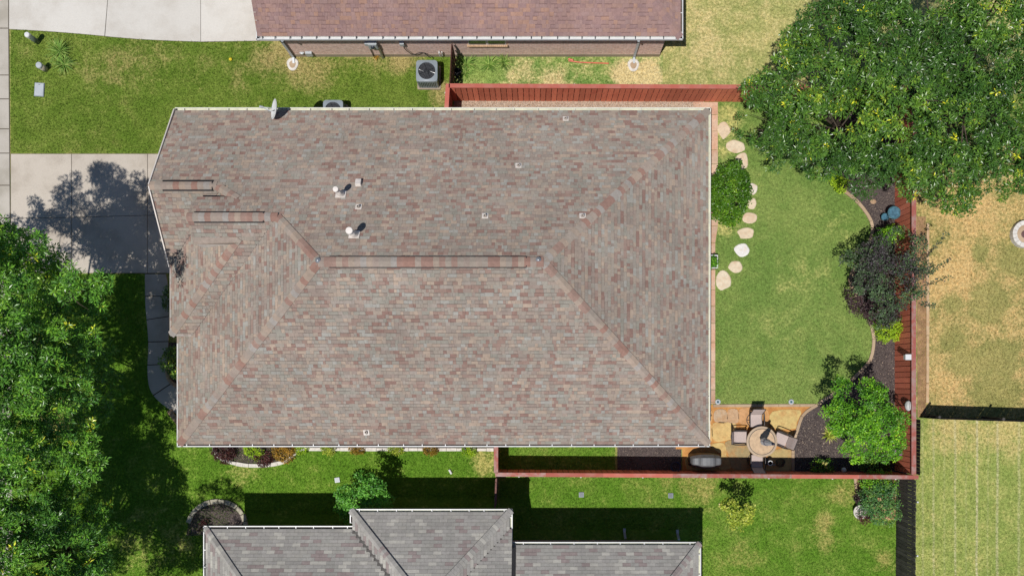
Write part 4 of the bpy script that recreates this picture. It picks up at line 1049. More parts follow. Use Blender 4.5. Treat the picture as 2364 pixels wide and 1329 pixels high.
fence("dark brown side fence between the brick wall and the red fence", F2(1042, 99, 1.7), F2(1037, 190, 1.7), (1, 0), H=1.7, mat=M['dark_wood'], seed=6)
fence("old grey leaning wooden fence south of the red corner", P2(2071, 1094), P2(2069, 1420), (-1, 0), H=1.85, mat=M['old_wood'], pitch=.15, pw=.14, lean=0.02, seed=7, hvar=.03,
      posts=[.9, 3.0, 5.2])
fence("low dark picket fence running east from the red fence", P2(2121, 961), P2(2560, 975), (0, -1), H=1.65, mat=M['black_wood'], pitch=.14, pw=.128, seed=8,
      posts=[.1, 2.62, 5.2], postmat=M['old_wood'], postr=.05)
fence("thin dark fence right behind the south end of the east fence", F2(2123, 968, 1.5), F2(2122, 1096, 1.5), (1, 0), H=1.5, mat=M['black_wood'], pitch=.14, pw=.138, seed=9)
fence("worn flaking wooden gate between the red fence and the grey roofed house", F2(1146, 1104, 1.6), F2(1143, 1172, 1.6), (-1, 0), H=1.6, mat=M['old_worn'], pitch=.14, pw=.13, seed=10, hvar=.05, name="gate")

# ------------------------------------------------------------------ plants
def leafmesh(cen, nor, crad, nl, L, Wd, tint, seed, droop=0.25, spread=1.0):
    """rosettes of folded leaves; cen (n,3), nor (n,3); returns V,F,attrs"""
    r = np.random.default_rng(seed); n = len(cen)
    ref = np.where(np.abs(nor[:, 2:3]) < .9, np.array([[0, 0, 1.]]), np.array([[1., 0, 0]]))
    a = np.cross(nor, ref); a /= np.linalg.norm(a, axis=1, keepdims=True); b = np.cross(nor, a)
    c = np.repeat(cen, nl, 0); nn = np.repeat(nor, nl, 0); a = np.repeat(a, nl, 0); b = np.repeat(b, nl, 0); m = n * nl
    ph = (np.tile(np.arange(nl), n) * 2.399 + np.repeat(r.uniform(0, 6.28, n), nl) + r.uniform(-.5, .5, m))
    el = r.uniform(-.35, 1.0, m) * spread
    rad = a * np.cos(ph)[:, None] + b * np.sin(ph)[:, None]
    d = rad * np.cos(el)[:, None] + nn * np.sin(el)[:, None]; d[:, 2] -= droop * r.uniform(0, 1, m); d /= np.linalg.norm(d, axis=1, keepdims=True)
    st = c + d * (crad * r.uniform(.05, .75, m))[:, None] + r.normal(0, crad * .15, (m, 3))
    ll = L * r.uniform(.65, 1.25, m); ww = Wd * r.uniform(.7, 1.25, m)
    up = nn + r.normal(0, .45, (m, 3)); sd = np.cross(d, up); sd /= np.linalg.norm(sd, axis=1, keepdims=True) + 1e-9
    fo = np.cross(sd, d)
    mid = st + d * (ll * .5)[:, None]
    p0 = st; p1 = mid + sd * ww[:, None] + fo * (ww * .35)[:, None]; p2 = st + d * ll[:, None] - fo * (ll * .12)[:, None]; p3 = mid - sd * ww[:, None] + fo * (ww * .35)[:, None]
    V = np.stack([p0, p1, p2, p3], 1).reshape(-1, 3)
    i = np.arange(m) * 4
    F = np.stack([np.stack([i, i + 1, i + 2], 1), np.stack([i, i + 2, i + 3], 1)], 1).reshape(-1, 3)
    tn = np.clip(np.repeat(tint, nl) + r.normal(0, .1, m), 0, 1)
    return V, F, {"tint": np.repeat(tn, 2), "leaf": np.repeat(r.random(m), 2)}

def lobe_clusters(lobes, dens, seed, inner=0.25, low=-0.45, hole=0.0, hfreq=1.1, bright=0.0):
    r = np.random.default_rng(seed); Cn, Nn, Tn = [], [], []
    L = np.array([l[:3] for l in lobes]); Rr = np.array([(l[3], l[3], l[3] * (l[4] if len(l) > 4 else .75)) for l in lobes])
    for k in range(len(lobes)):
        R_ = Rr[k]; n = int(dens * 4 * math.pi * R_[0] * R_[1] * .85)
        d = r.normal(0, 1, (n, 3)); d /= np.linalg.norm(d, axis=1, keepdims=True); d = d[d[:, 2] > low]
        n = len(d); q = np.where(r.random(n) < inner, r.uniform(.35, .85, n), 1 - np.abs(r.normal(0, .12, n)))
        lump = 1 + .16 * np.sin(d[:, 0] * 5 + k * 1.7) * np.sin(d[:, 1] * 5.3 + k) + .10 * np.sin(d[:, 0] * 11 + d[:, 2] * 9 + k * 3.1)
        p = L[k] + d * R_ * (q * lump)[:, None]
        keep = np.ones(n, bool)
        for j in range(len(lobes)):
            if j != k: keep &= (((p - L[j]) / Rr[j]) ** 2).sum(1) > .55
        if hole > 0:
            f = hfreq; hn = np.sin(p[:, 0] * f * 2.1 + 1.3 * np.sin(p[:, 1] * f)) + np.sin(p[:, 1] * f * 2.3 + 1.1 * np.sin(p[:, 2] * f * 1.3)) + np.sin(p[:, 2] * f * 1.7 + p[:, 0] * f)
            keep &= hn > (-3 + hole * 6 * r.uniform(.6, 1.0, n))
        p = p[keep]; dd = d[keep]
        nr = dd * .8 + np.array([0, 0, .55]); nr /= np.linalg.norm(nr, axis=1, keepdims=True)
        Cn.append(p); Nn.append(nr)
        t_ = r.beta(1.8, 3.0, len(p)); t_ = t_ * .82 + .10 * np.sin(p[:, 0] * .9 + p[:, 1] * 1.1) + bright + r.normal(0, .13)
        t_ = np.where(r.random(len(p)) < .008, .99, np.minimum(t_, .86))
        Tn.append(np.clip(t_, 0, 1))
    return np.concatenate(Cn), np.concatenate(Nn), np.concatenate(Tn)

def sublobes(lobes, seed, dens=7.0, rmin=.8):
    r = random.Random(seed); out = []
    for l in lobes:
        zf = l[4] if len(l) > 4 else .75
        if l[3] < rmin: out.append(l); continue
        n = max(6, int(dens * l[3] * l[3])); placed = []
        for q in range(n * 6):
            a = r.uniform(0, 6.283); u = r.uniform(-.25, 1.0); c = math.sqrt(max(0, 1 - u * u))
            d = (c * math.cos(a), c * math.sin(a), u); k = r.uniform(.66, .86)
            if any((d[0] - e[0]) ** 2 + (d[1] - e[1]) ** 2 + (d[2] - e[2]) ** 2 < (1.55 / math.sqrt(n)) ** 2 * 1.5 for e in placed): continue
            placed.append(d)
            out.append((l[0] + d[0] * l[3] * k, l[1] + d[1] * l[3] * k, l[2] + d[2] * l[3] * zf * k, r.uniform(.34, .5) if rmin > .6 else l[3] * r.uniform(.32, .5), .72))
            if len(placed) >= n: break
    return out

def plant(name, label, cat, base, lobes, mat, dens, nl, crad, L, Wd, seed, trunk_r=0.0, stem_mat=None, hole=0.0, inner=.25, low=-.45, group=None, droop=.25, partname="crown", bright=0.0, spread=1.0, forks=True, hfreq=1.1, sub=0):
    o = thing(name, label, cat, (base[0], base[1], 0), group=group)
    c, n, t_ = lobe_clusters(sublobes(lobes, seed, sub, .8 if max(l[3] for l in lobes) > 1.2 else .45) if sub else lobes, dens, seed, inner, low, hole, hfreq, bright)
    V, F, at = leafmesh(c, n, crad, nl, L, Wd, t_, seed + 1, droop, spread)
    ok = V[:, 2].reshape(-1, 4).min(1) > 0.01
    if not ok.all():
        V[:, 2] = np.maximum(V[:, 2], 0.012)
    np_mesh(partname, V, F, mat, o, at)
    rr = random.Random(seed); b = Vector((base[0], base[1], 0))
    zc = min(l[2] for l in lobes); top_ = max(l[2] for l in lobes)
    if trunk_r > 0:
        cx = sum(l[0] for l in lobes) / len(lobes); cy = sum(l[1] for l in lobes) / len(lobes)
        fork = Vector((b.x * .8 + cx * .2, b.y * .8 + cy * .2, max(.35, zc * .5)))
        MB().tube([b - Vector((0, 0, .1)), b + Vector((0, 0, .15)), b.lerp(fork, .5) + Vector((rr.uniform(-.05, .05), rr.uniform(-.05, .05), 0)), fork], [trunk_r * 1.4, trunk_r * 1.1, trunk_r, trunk_r * .9], 10).build("trunk", stem_mat or M['bark'], o, True)
        for l in lobes:
            e = Vector(l[:3]); m1 = fork.lerp(e, .5) + Vector((rr.uniform(-.2, .2), rr.uniform(-.2, .2), .12 * (e - fork).length)) 
            r0 = trunk_r * .5
            mb = MB(); mb.tube(smooth_line([tuple(fork), tuple(m1), tuple(e)], 4), [r0 * (1 - .75 * q / 8) for q in range(9)], 7)
            if forks:
                for q in range(4):
                    a = rr.uniform(0, 6.28); z = rr.uniform(-.2, .8)
                    tip = e + Vector((math.cos(a) * l[3] * .8, math.sin(a) * l[3] * .8, z * l[3] * .6))
                    s0 = m1.lerp(e, rr.uniform(.3, 1))
                    mb.tube([s0, s0.lerp(tip, .5) + Vector((0, 0, .1)), tip], [r0 * .35, r0 * .22, r0 * .08], 5)
            mb.build("branch", stem_mat or M['bark'], o, True)
    else:
        mb = MB()
        for l in lobes:
            for q in range(3):
                e = Vector(l[:3]) + Vector((rr.uniform(-.3, .3) * l[3], rr.uniform(-.3, .3) * l[3], 0))
                mb.tube([b + Vector((rr.uniform(-.05, .05), rr.uniform(-.05, .05), -.02)), b.lerp(e, .5) + Vector((0, 0, .05)), e], [.014, .011, .006], 5)
        mb.build("stem", stem_mat or M['stem'], o)
    return o
def LB(px, py, h, r, zf=.75):
    g = G(px, py, h); return (g[0], g[1], h, r, zf)

# big trees
plant("oak_tree", "big dark green oak at the north east, its crown over the north fence", "tree", P2(1925, 330),
      [LB(1790, 250, 4.3, 1.25), LB(1800, 318, 4.0, 1.15), LB(1872, 190, 5.4, 1.7), LB(1935, 300, 5.4, 1.8), LB(1915, 85, 5.4, 1.35), LB(2005, 130, 6.4, 2.0), LB(2060, 315, 6.0, 2.0),
       LB(2005, 388, 4.6, .95), LB(1985, 0, 6, 1.7), LB(1880, 360, 4.2, .8), LB(1752, 215, 4, .75), LB(1748, 300, 3.8, .75), LB(1840, 110, 4.8, .8), LB(2110, 215, 7, 1.9)],
      M['lf_oak'], 26, 12, .09, .145, .023, 101, .17, inner=.28, hole=.25, sub=6, low=-.1, droop=.15, group="oak trees with crowns over the north east corner")
plant("oak_tree", "big dark green oak at the far north east, its crown over the dry lawn", "tree", P2(2140, 255),
      [LB(2190, 385, 5.0, 1.6), LB(2225, 280, 6.5, 2.0), LB(2255, 120, 7, 2.2), LB(2330, 295, 6, 2.0), LB(2385, 150, 7, 2.2), LB(2135, 388, 4.8, 1.05), LB(2140, 30, 7, 2.1), LB(2212, 462, 3.8, .62),
       LB(2400, 375, 5.5, 1.5), LB(2320, 390, 5, 1.0), LB(2300, 0, 7, 2)],
      M['lf_oak'], 26, 12, .09, .145, .023, 131, .17, inner=.28, hole=.25, sub=6, low=-.1, droop=.15, group="oak trees with crowns over the north east corner")
plant("street_tree", "tall street tree at the west whose shadow covers the driveway", "tree", P2(105, 835),
      [LB(-192, 545, 8, 2.0), LB(-90, 690, 8.6, 2.2), LB(40, 815, 7.2, 1.9), LB(-30, 960, 7.5, 2.2), LB(165, 870, 5.6, 1.05), LB(135, 985, 5.4, 1.15), LB(40, 585, 5.0, .95), LB(120, 610, 4.4, .62), LB(-20, 600, 5.6, 1.2),
       LB(60, 730, 6.4, 1.3), LB(20, 1060, 6.5, 1.3), LB(170, 690, 4.6, .8), LB(195, 668, 7.6, .85), LB(70, 905, 6.6, 1.5), LB(90, 1075, 6, 1.1), LB(-40, 640, 7, 1.5), LB(-110, 560, 7.5, 1.5), LB(-89, 524, 8, 1.3), LB(-188, 616, 6, 1.4), LB(-230, 560, 6, 1.2), LB(-193, 1101, 6, 1.6), LB(-120, 880, 7, 1.8), LB(100, 760, 5.2, 1.2), LB(222, 830, 3.5, .75), LB(215, 940, 3.5, .75), LB(250, 885, 3.0, .5), LB(205, 760, 5, .85), LB(185, 1050, 5, .9), LB(130, 940, 6, 1.0), LB(170, 800, 6, .9), LB(9, 578, 7, 1.1), LB(0, 880, 7.5, 1.6)],
      M['lf_west'], 24, 12, .10, .17, .023, 151, .13, inner=.3, hole=.26, bright=.0, sub=5, low=-.2, droop=.15)
plant("street_tree", "street tree at the south west corner with dappled shade below", "tree", P2(222, 1258),
      [LB(40, 1245, 6.2, 1.5), LB(150, 1285, 5.2, 1.1), LB(-60, 1330, 7, 2.0), LB(190, 1345, 4.8, 1.1), LB(60, 1360, 6, 1.6), LB(-20, 1170, 5.6, 1.0), LB(0, 1209, 5, 1.2), LB(60, 1150, 5.5, 1.0), LB(-60, 1100, 6, 1.4), LB(148, 1456, 6, 1.5), LB(60, 1450, 6.5, 1.6), LB(205, 1420, 5, 1.2), LB(-83, 1211, 6, 1.5), LB(-110, 1337, 6, 1.5), LB(-55, 1448, 6, 1.5), LB(-13, 1129, 6, 1.4), LB(120, 1220, 4.5, .9), LB(110, 1205, 5.2, 1.0), LB(200, 1262, 4.6, .75), LB(60, 1180, 5.5, 1.0), LB(194, 1417, 7.5, 1.3), LB(150, 1150, 4.6, .8), LB(60, 1118, 5.2, 1.1), LB(118, 1100, 4.6, .9), LB(230, 1200, 4.0, .6), LB(215, 1320, 4.4, .7), LB(20, 1290, 6, 1.2), LB(100, 1300, 5.5, 1.1)],
      M['lf_west'], 23, 12, .10, .17, .023, 171, .12, inner=.3, hole=.27, bright=-.04, sub=5, low=-.2, droop=.15)
# smaller trees and shrubs
plant("purple_tree", "small dark plum and green tree leaning over the east fence", "tree", P2(2040, 640),
      [LB(2040, 615, 2.6, .98), LB(1985, 592, 2.2, .5), LB(2095, 590, 2.7, .7), LB(2030, 690, 2.3, .7), LB(2095, 668, 2.5, .65), LB(1962, 610, 2.0, .42), LB(2075, 545, 2.4, .4), LB(2125, 620, 2.8, .5), LB(2045, 735, 1.6, .4), LB(2120, 560, 2.7, .3), LB(1990, 655, 2.0, .4)],
      M['lf_dark'], 40, 8, .12, .08, .030, 201, .05, inner=.3, hole=.33, hfreq=1.9, sub=12)
o = plant("purple_shrub", "plum leaved shrub under the dark tree beside the lawn kerb", "shrub", P2(2000, 690), [LB(2000, 690, .9, .75), LB(2035, 710, 1.0, .7), LB(2010, 655, 1.0, .5)], M['lf_plum'], 60, 8, .13, .075, .03, 205, partname="foliage", hole=.2)
o = thing("young_shoot", "wispy young branch reaching over the dry lawn", "branch", P2(2130, 640) + (0,))
c = []
for (a, b) in (((2130, 640, 2.5), (2192, 600, 2.6)), ((2130, 600, 2.6), (2185, 540, 2.7)), ((2130, 660, 2.4), (2190, 640, 2.4)), ((2120, 700, 2.2), (2160, 705, 2.2))):
    A_, B_ = Vector(G(*a)), Vector(G(*b)); MB().tube([A_, A_.lerp(B_, .5) + Vector((0, 0, .05)), B_], [.02, .012, .005], 5).build("twig", M['stem'], o)
    c += [tuple(A_.lerp(B_, q)) for q in np.linspace(.15, 1, 9)]
c.append(tuple(Vector(G(2130, 640, 2.5))))
c = np.array(c); V, F, at = leafmesh(c, np.tile([[0, 0, 1.]], (len(c), 1)), .08, 4, .10, .035, np.full(len(c), .3), 9); np_mesh("foliage", V, F, M['lf_dark'], o, at)
plant("green_tree", "bright green small tree between the patio and the east fence", "tree", P2(1952, 965),
      [LB(1985, 960, 3.1, .95), LB(1935, 955, 2.7, .62), LB(2040, 985, 2.9, .8), LB(1990, 1020, 2.6, .75), LB(2050, 1030, 2.5, .6), LB(1945, 905, 2.9, .5), LB(2010, 915, 3.0, .55), LB(1930, 985, 2.2, .45), LB(2075, 970, 2.5, .4)],
      M['lf_bright'], 50, 9, .10, .08, .028, 221, .06, inner=.35, hole=.18, hfreq=1.7, sub=12)
plant("round_shrub", "dense rounded green shrub against the east gutter", "shrub", P2(1668, 450),
      [LB(1686, 442, 1.6, .78, 1.0), LB(1684, 402, 1.4, .5, 1.0), LB(1674, 486, 1.3, .52, 1.0), LB(1706, 418, 1.3, .42, 1.0), LB(1662, 450, 1.2, .5, 1.0), LB(1698, 470, 1.2, .5), LB(1712, 440, 1.3, .35, 1.0), LB(1668, 420, 1.4, .4), LB(1690, 505, 1.0, .3)],
      M['lf_round'], 75, 8, .12, .085, .032, 241, partname="foliage", low=-.7, hole=.08)
plant("lime_shrub", "lime yellow shrub beside the east fence south of the dark tree", "shrub", P2(2048, 757), [LB(2054, 754, .75, .42), LB(2042, 768, .6, .36), LB(2062, 770, .55, .3)], M['lf_lime'], 100, 8, .09, .06, .024, 251, partname="foliage")
plant("lime_shrub", "small lime plant under the oak at the north tip of the bed", "shrub", P2(1934, 424), [LB(1932, 418, .5, .3), LB(1944, 428, .4, .26), LB(1924, 408, .4, .22)], M['lf_lime'], 100, 8, .09, .065, .026, 252, partname="foliage")
plant("green_shrub", "leafy green shrub behind the teal birdbath", "shrub", P2(2055, 528), [LB(2062, 540, .9, .36), LB(2040, 546, .7, .32)], M['lf_bright'], 70, 8, .1, .08, .03, 253, partname="foliage")
plant("green_shrub", "low green shrub beneath the lime yellow shrub", "shrub", P2(2030, 738), [LB(2034, 738, .6, .4), LB(2056, 726, .7, .4)], M['lf_oak'], 70, 8, .1, .075, .028, 254, partname="foliage")
def spiky(name, label, cat, px, py, n, L, mat, seed, wd=.012, h=.0, el=(.3, 1.2)):
    x, y, _ = G(px, py); o = thing(name, label, cat, (x, y, 0)); r = random.Random(seed); vs = []; fs = []; at = []
    for i in range(n):
        a = r.uniform(0, 6.28); e = r.uniform(*el); l = L * r.uniform(.6, 1.1); b = Vector((x + r.uniform(-.04, .04), y + r.uniform(-.04, .04), .01))
        d = Vector((math.cos(a) * math.cos(e), math.sin(a) * math.cos(e), math.sin(e))); sd = Vector((-math.sin(a), math.cos(a), 0)) * wd
        m = b + d * l * .55; tip = b + d * l + Vector((0, 0, -l * .22)); k = len(vs)
        vs += [b - sd * .6, b + sd * .6, m + sd, m - sd, tip]; fs += [(k, k + 1, k + 2, k + 3), (k + 3, k + 2, k + 4)]; at += [r.random()] * 2
    me = MB(); me.v = [tuple(v) for v in vs]; me.f = fs; me.t = at
    ob = me.build("foliage", mat, o); a2 = ob.data.attributes.new("leaf", 'FLOAT', 'FACE'); a2.data.foreach_set("value", [r.random() for _ in at])
    return o
spiky("spiky_plant", "yellow striped spiky plant at the west foot of the bright green tree", "plant", 1912, 1003, 70, .5, M['lf_yellow'], 1, .016)
for i, (px, py, l, n, lb) in enumerate([(1078, 148, .7, 40, "tall arching weed nearest the dark side fence"), (1130, 150, .55, 60, "bushy weed below the brick window sill, western one"), (1165, 145, .55, 60, "bushy weed below the brick window sill, eastern one"),
                                     (1075, 170, .5, 50, "low weed clump at the corner of the red fence"), (870, 128, .35, 40, "dry weed tuft at the foot of the meter conduit"), (140, 120, .8, 90, "large tuft of rough grass beside the taller green post"), (150, 150, .7, 70, "tuft of rough grass beside the shorter green post")]):
    spiky("weed", lb, "weed", px, py, n, l, M['lf_weed'] if i != 4 else M['lf_orange'], 20 + i, .011, el=(.25, 1.1))
plant("small_bush", "green bush with pale tips at the corner of the grey roofed house", "bush", P2(838, 1128),
      [LB(815, 1150, 1.8, .5), LB(840, 1120, 2.2, .5), LB(870, 1150, 1.6, .55), LB(800, 1175, 1.3, .45), LB(865, 1120, 2.0, .35), LB(795, 1140, 1.6, .35), LB(840, 1160, 1.7, .5), LB(885, 1160, 1.1, .4)], M['lf_sage'], 42, 8, .08, .11, .034, 261, .03, hole=.3, hfreq=2.2, inner=.45)
plant("young_tree", "slim yellow green young tree on the south lawn with its shadow beside it", "tree", P2(1672, 1176),
      [LB(1686, 1168, 2.0, .32), LB(1716, 1184, 2.1, .34), LB(1704, 1208, 1.6, .28), LB(1730, 1178, 1.9, .24), LB(1712, 1228, 1.2, .18), LB(1682, 1190, 1.6, .22), LB(1726, 1200, 1.5, .2), LB(1672, 1166, 1.7, .15)], M['lf_yellow'], 36, 8, .08, .10, .036, 271, .03, hole=.34, hfreq=2.8, inner=.4)
plant("rose_bush", "dense green rose bush with peach blooms by the grey fence", "bush", P2(2028, 1158), [LB(2020, 1150, 1.0, .55), LB(2045, 1140, 1.1, .5), LB(2010, 1170, .8, .4), LB(2050, 1180, .9, .5), LB(2030, 1185, .8, .4)], M['lf_blue'], 60, 8, .12, .075, .03, 281, partname="foliage", hole=.15)
plant("rose_bush", "dark green bush behind the roses against the red fence", "bush", P2(2030, 1117), [LB(2015, 1115, .8, .45), LB(2045, 1118, .9, .45), LB(2030, 1108, .7, .4)], M['lf_bright'], 60, 8, .12, .075, .03, 283, partname="foliage", hole=.15)
def blooms(o, spots, mat, r, seed, name="flower"):
    for i, (px, py, h) in enumerate(spots):
        c = np.array([G(px, py, h)]); V, F, at = leafmesh(c, np.array([[0, 0, 1.]]), r * .5, 9, r, r * .45, np.array([.5]), seed + i, .1); np_mesh(name, V, F, mat, o, at)
o = bpy.data.objects["rose_bush"]; blooms(o, [(2033, 1166, 1.25), (2042, 1178, 1.2), (2050, 1196, 1.2), (2030, 1152, 1.35), (2044, 1207, .8), (2058, 1140, 1.4)], M['petal_p'], .07, 300)
o = plant("flowering_plant", "plant with magenta blooms at the south east corner of the bed", "plant", P2(2052, 1036), [LB(2060, 1036, .8, .3), LB(2068, 1048, .7, .25)], M['lf_bright'], 60, 8, .1, .07, .028, 291, partname="foliage")
blooms(o, [(2062, 1033, 1.3), (2070, 1038, 1.3), (2077, 1046, 1.3)], M['petal'], .10, 310)
o = plant("flowering_plant", "small shaded plant with pale yellow flowers by the south fence", "plant", P2(1896, 1076), [LB(1890, 1078, .4, .32), LB(1906, 1078, .4, .3)], M['lf_round'], 60, 8, .1, .07, .028, 293, partname="foliage")
blooms(o, [(1900, 1068, .8), (1905, 1073, .8), (1907, 1078, .8), (1908, 1069, .8)], M['petal_y'], .05, 320)
for i, (px, py, lb) in enumerate([(2005, 1075, "shaded low shrub under the south edge of the bright green tree"), (2035, 1070, "shaded low shrub near the fence corner")]):
    plant("green_shrub", lb, "shrub", P2(px, py), [LB(px, py, .4, .35)], M['lf_oak'], 60, 8, .1, .08, .03, 330 + i, partname="foliage")
for i, (px, py, r, m, lb) in enumerate([(515, 1045, .42, 'lf_red', "dark red shrub at the west end of the half round bed"), (587, 1040, .36, 'lf_lime', "lime green low plant in the middle of the half round bed"), (608, 1062, .28, 'lf_red', "small dark red plant at the front of the half round bed"), (655, 1044, .42, 'lf_orange', "orange brown shrub at the east end of the half round bed")]):
    plant("bed_shrub", lb, "shrub", P2(px, py), [LB(px, py, .3, r, .6), LB(px + 8, py - 6, .35, r * .7, .6), LB(px - 10, py - 4, .3, r * .65, .6)], M[m], 90, 8, .09, .06, .026, 340 + i, partname="foliage", hole=.2, hfreq=2.5)
for i, (px, py, m, lb) in enumerate([(692, 1036, 'lf_lime', "lime tuft at the east tip of the half round bed"), (758, 1037, 'lf_yellow', "yellow tuft along the south wall, first east of the half round bed"), (823, 1037, 'lf_orange', "orange tuft along the south wall"), (912, 1039, 'lf_yellow', "large yellow tuft in the middle of the south wall bed"), (993, 1039, 'lf_orange', "yellow orange tuft second west of the side fence"), (1080, 1041, 'lf_lime', "lime yellow tuft nearest the side fence")]):
    plant("border_plant", lb, "plant", P2(px, py - 3), [LB(px - 4, py, .2, .2), LB(px + 6, py, .2, .2)], M[m], 120, 8, .07, .06, .022, 350 + i, partname="foliage", group="small bright plants along the south wall")
plant("porch_shrub", "dark green shrub beside the front walk", "shrub", P2(402, 842), [LB(394, 838, .6, .42), LB(400, 820, .6, .35), LB(398, 855, .5, .3)], M['lf_oak'], 70, 8, .1, .075, .028, 361, partname="foliage")
plant("porch_shrub", "narrow dark shrub between the walk and the upper west gutter", "shrub", P2(398, 690), [LB(390, 690, .6, .25), LB(391, 705, .6, .25), LB(392, 670, .5, .22)], M['lf_oak'], 70, 8, .1, .075, .028, 363, partname="foliage")
plant("bed_shrub", "brown shrub in dappled shade at the corner of the grey roofed house", "shrub", P2(460, 1225), [LB(455, 1222, .3, .2), LB(470, 1208, .3, .16)], M['lf_red'], 50, 8, .1, .075, .028, 365, partname="foliage", hole=.2)

# ------------------------------------------------------------------ objects in the yards
def ac_unit(label, px, py, size, H, rz=0.0):
    x, y, _ = G(px, py); o = local(thing("air_conditioner", label, "air conditioner", (x, y, 0), rz)); s = size / 2; r = size * .14
    def rrect(s_, r_, n=5):
        out = []
        for cx, cy, a0 in ((s_ - r_, s_ - r_, 0), (-s_ + r_, s_ - r_, 90), (-s_ + r_, -s_ + r_, 180), (s_ - r_, -s_ + r_, 270)):
            for i in range(n): a = math.radians(a0 + 90 * i / (n - 1)); out.append((cx + r_ * math.cos(a), cy + r_ * math.sin(a)))
        return out
    MB().prism(rrect(s * 1.12, .05), 0.0, .07).build("pad", M['slab'], o)
    MB().prism(rrect(s * .95, r), .07, H - .06).build("coil", M['dark_metal'], o)
    mb = MB(); 
    for side in range(4):
        R_ = Matrix.Rotation(side * math.pi / 2, 3, 'Z')
        for i in range(9):
            u = -s + r + (2 * s - 2 * r) * (i + .5) / 9
            mb.box(R_ @ Vector((u, -s * .97, (H + .05) / 2)), (size * .045, .03, H - .2), side * math.pi / 2)
        for z in (.12, H - .1): mb.box(R_ @ Vector((0, -s * .97, z)), (2 * s - 2 * r, .034, .06), side * math.pi / 2)
    for cx in (-1, 1):
        for cy in (-1, 1): mb.tube([(cx * (s - r * .55), cy * (s - r * .55), .07), (cx * (s - r * .55), cy * (s - r * .55), H - .05)], r * .5, 8)
    mb.build("louver", M['grey_metal'], o)["kind"] = "stuff"
    # top with a round opening
    ro = size * .40; n = 40; mb = MB(); vs = []
    ang0 = [2 * math.pi * (i + .5) / n for i in range(n)]
    outer = [(s * math.cos(a) / (abs(math.cos(a)) ** 9 + abs(math.sin(a)) ** 9) ** (1 / 9), s * math.sin(a) / (abs(math.cos(a)) ** 9 + abs(math.sin(a)) ** 9) ** (1 / 9)) for a in ang0]
    inner = [(ro * math.cos(a), ro * math.sin(a)) for a in ang0]
    vs = [(p[0], p[1], H) for p in outer] + [(p[0], p[1], H + .015) for p in inner] + [(p[0], p[1], H - .12) for p in inner] + [(p[0], p[1], H - .09) for p in outer]
    fs = []
    for i in range(n):
        j = (i + 1) % n; fs += [(i, j, n + j, n + i), (n + i, n + j, 2 * n + j, 2 * n + i), (3 * n + i, 3 * n + j, j, i)]
    mb.add(vs, fs); mb.build("top_panel", M['grey_metal'], o)
    MB().lathe([(ro * .98, H - .16), (0.0, H - .16)], (0, 0, 0), 24).build("fan_well", M['black'], o)
    MB().lathe([(.09, H - .13), (.09, H - .04), (.06, H - .02), (0, H - .02)], (0, 0, 0), 16).build("fan_hub", M['dark_metal'], o)
    for i in range(4):
        a = i * math.pi / 2 + 2.6; R_ = Matrix.Rotation(a, 3, 'Z'); tl = [(-.45 + .0, 0)]
        vs = [R_ @ Vector(p) for p in ((.07, -.05, H - .10), (ro * .9, -.14, H - .12), (ro * .93, .12, H - .05), (.07, .06, H - .06))]
        vs += [v - Vector((0, 0, .006)) for v in vs]
        MB().add(vs, [(0, 1, 2, 3), (7, 6, 5, 4), (0, 4, 5, 1), (1, 5, 6, 2), (2, 6, 7, 3), (3, 7, 4, 0)]).build("fan_blade", M['white'] if i in (0, 2) else M['dark_metal'], o)
    mb = MB()
    for i in range(1, 3): 
        rr_ = ro * i / 3; mb.lathe([(rr_ - .003, H + .008), (rr_ + .003, H + .008), (rr_ + .003, H + .014), (rr_ - .003, H + .014)], (0, 0, 0), 28, closed=True)
    for i in range(2):
        a = i * math.pi / 2 + .4; mb.beam((math.cos(a) * ro, math.sin(a) * ro, H + .012), (-math.cos(a) * ro, -math.sin(a) * ro, H + .012), .012, .01)
    mb.build("fan_guard", M['dark_metal'], o)
    return o
ac_unit("grey air conditioner with a visible fan on the grass by the brick house", 991, 181, .86, .86)
ac_unit("pale air conditioner half hidden by the central house's north gutter", 779, 268, .80, .8)

# satellite dish
p, pl = on_roof(634, 262, R1)
o = thing("satellite_dish", "white satellite dish on the north eave of the central roof", "satellite dish", p)
dc = Vector(G(632, 252, 3.62)); ax = Vector((-.85, .06, .50)).normalized()
sx_ = ax.cross(Vector((0, 0, 1))).normalized(); sy_ = sx_.cross(ax).normalized(); DM = Matrix((sx_, sy_, ax)).transposed()
prof = [(0.0, -.075), (.12, -.068), (.22, -.05), (.31, -.025), (.37, 0.0), (.38, .003), (.37, -.012), (.30, -.038), (.2, -.064), (0.0, -.088)]
MB().lathe(prof, dc, 32, DM).build("reflector", M['white'], o, True)
MB().tube([p, p + Vector((0.03, 0, .3)), dc - ax * .12], [.028, .028, .028], 8).build("mast", M['galv'], o)
lnb = Vector(G(603, 247, 3.45))
MB().beam(dc - sy_ * .36, lnb, .035, .035).build("feed_arm", M['grey_light'], o)
MB().beam(dc - sy_ * .3 + sx_ * .1 + Vector((0.05, 0, 0)), lnb, .018, .018).build("brace", M['grey_light'], o)
MB().lathe([(.03, -.09), (.045, -.05), (.045, .05), (.03, .07)], lnb, 12, DM).build("receiver", M['grey_light'], o)
MB().box(p + pl.n() * .02, (.2, .2, .02)).build("foot_plate", M['galv'], o)

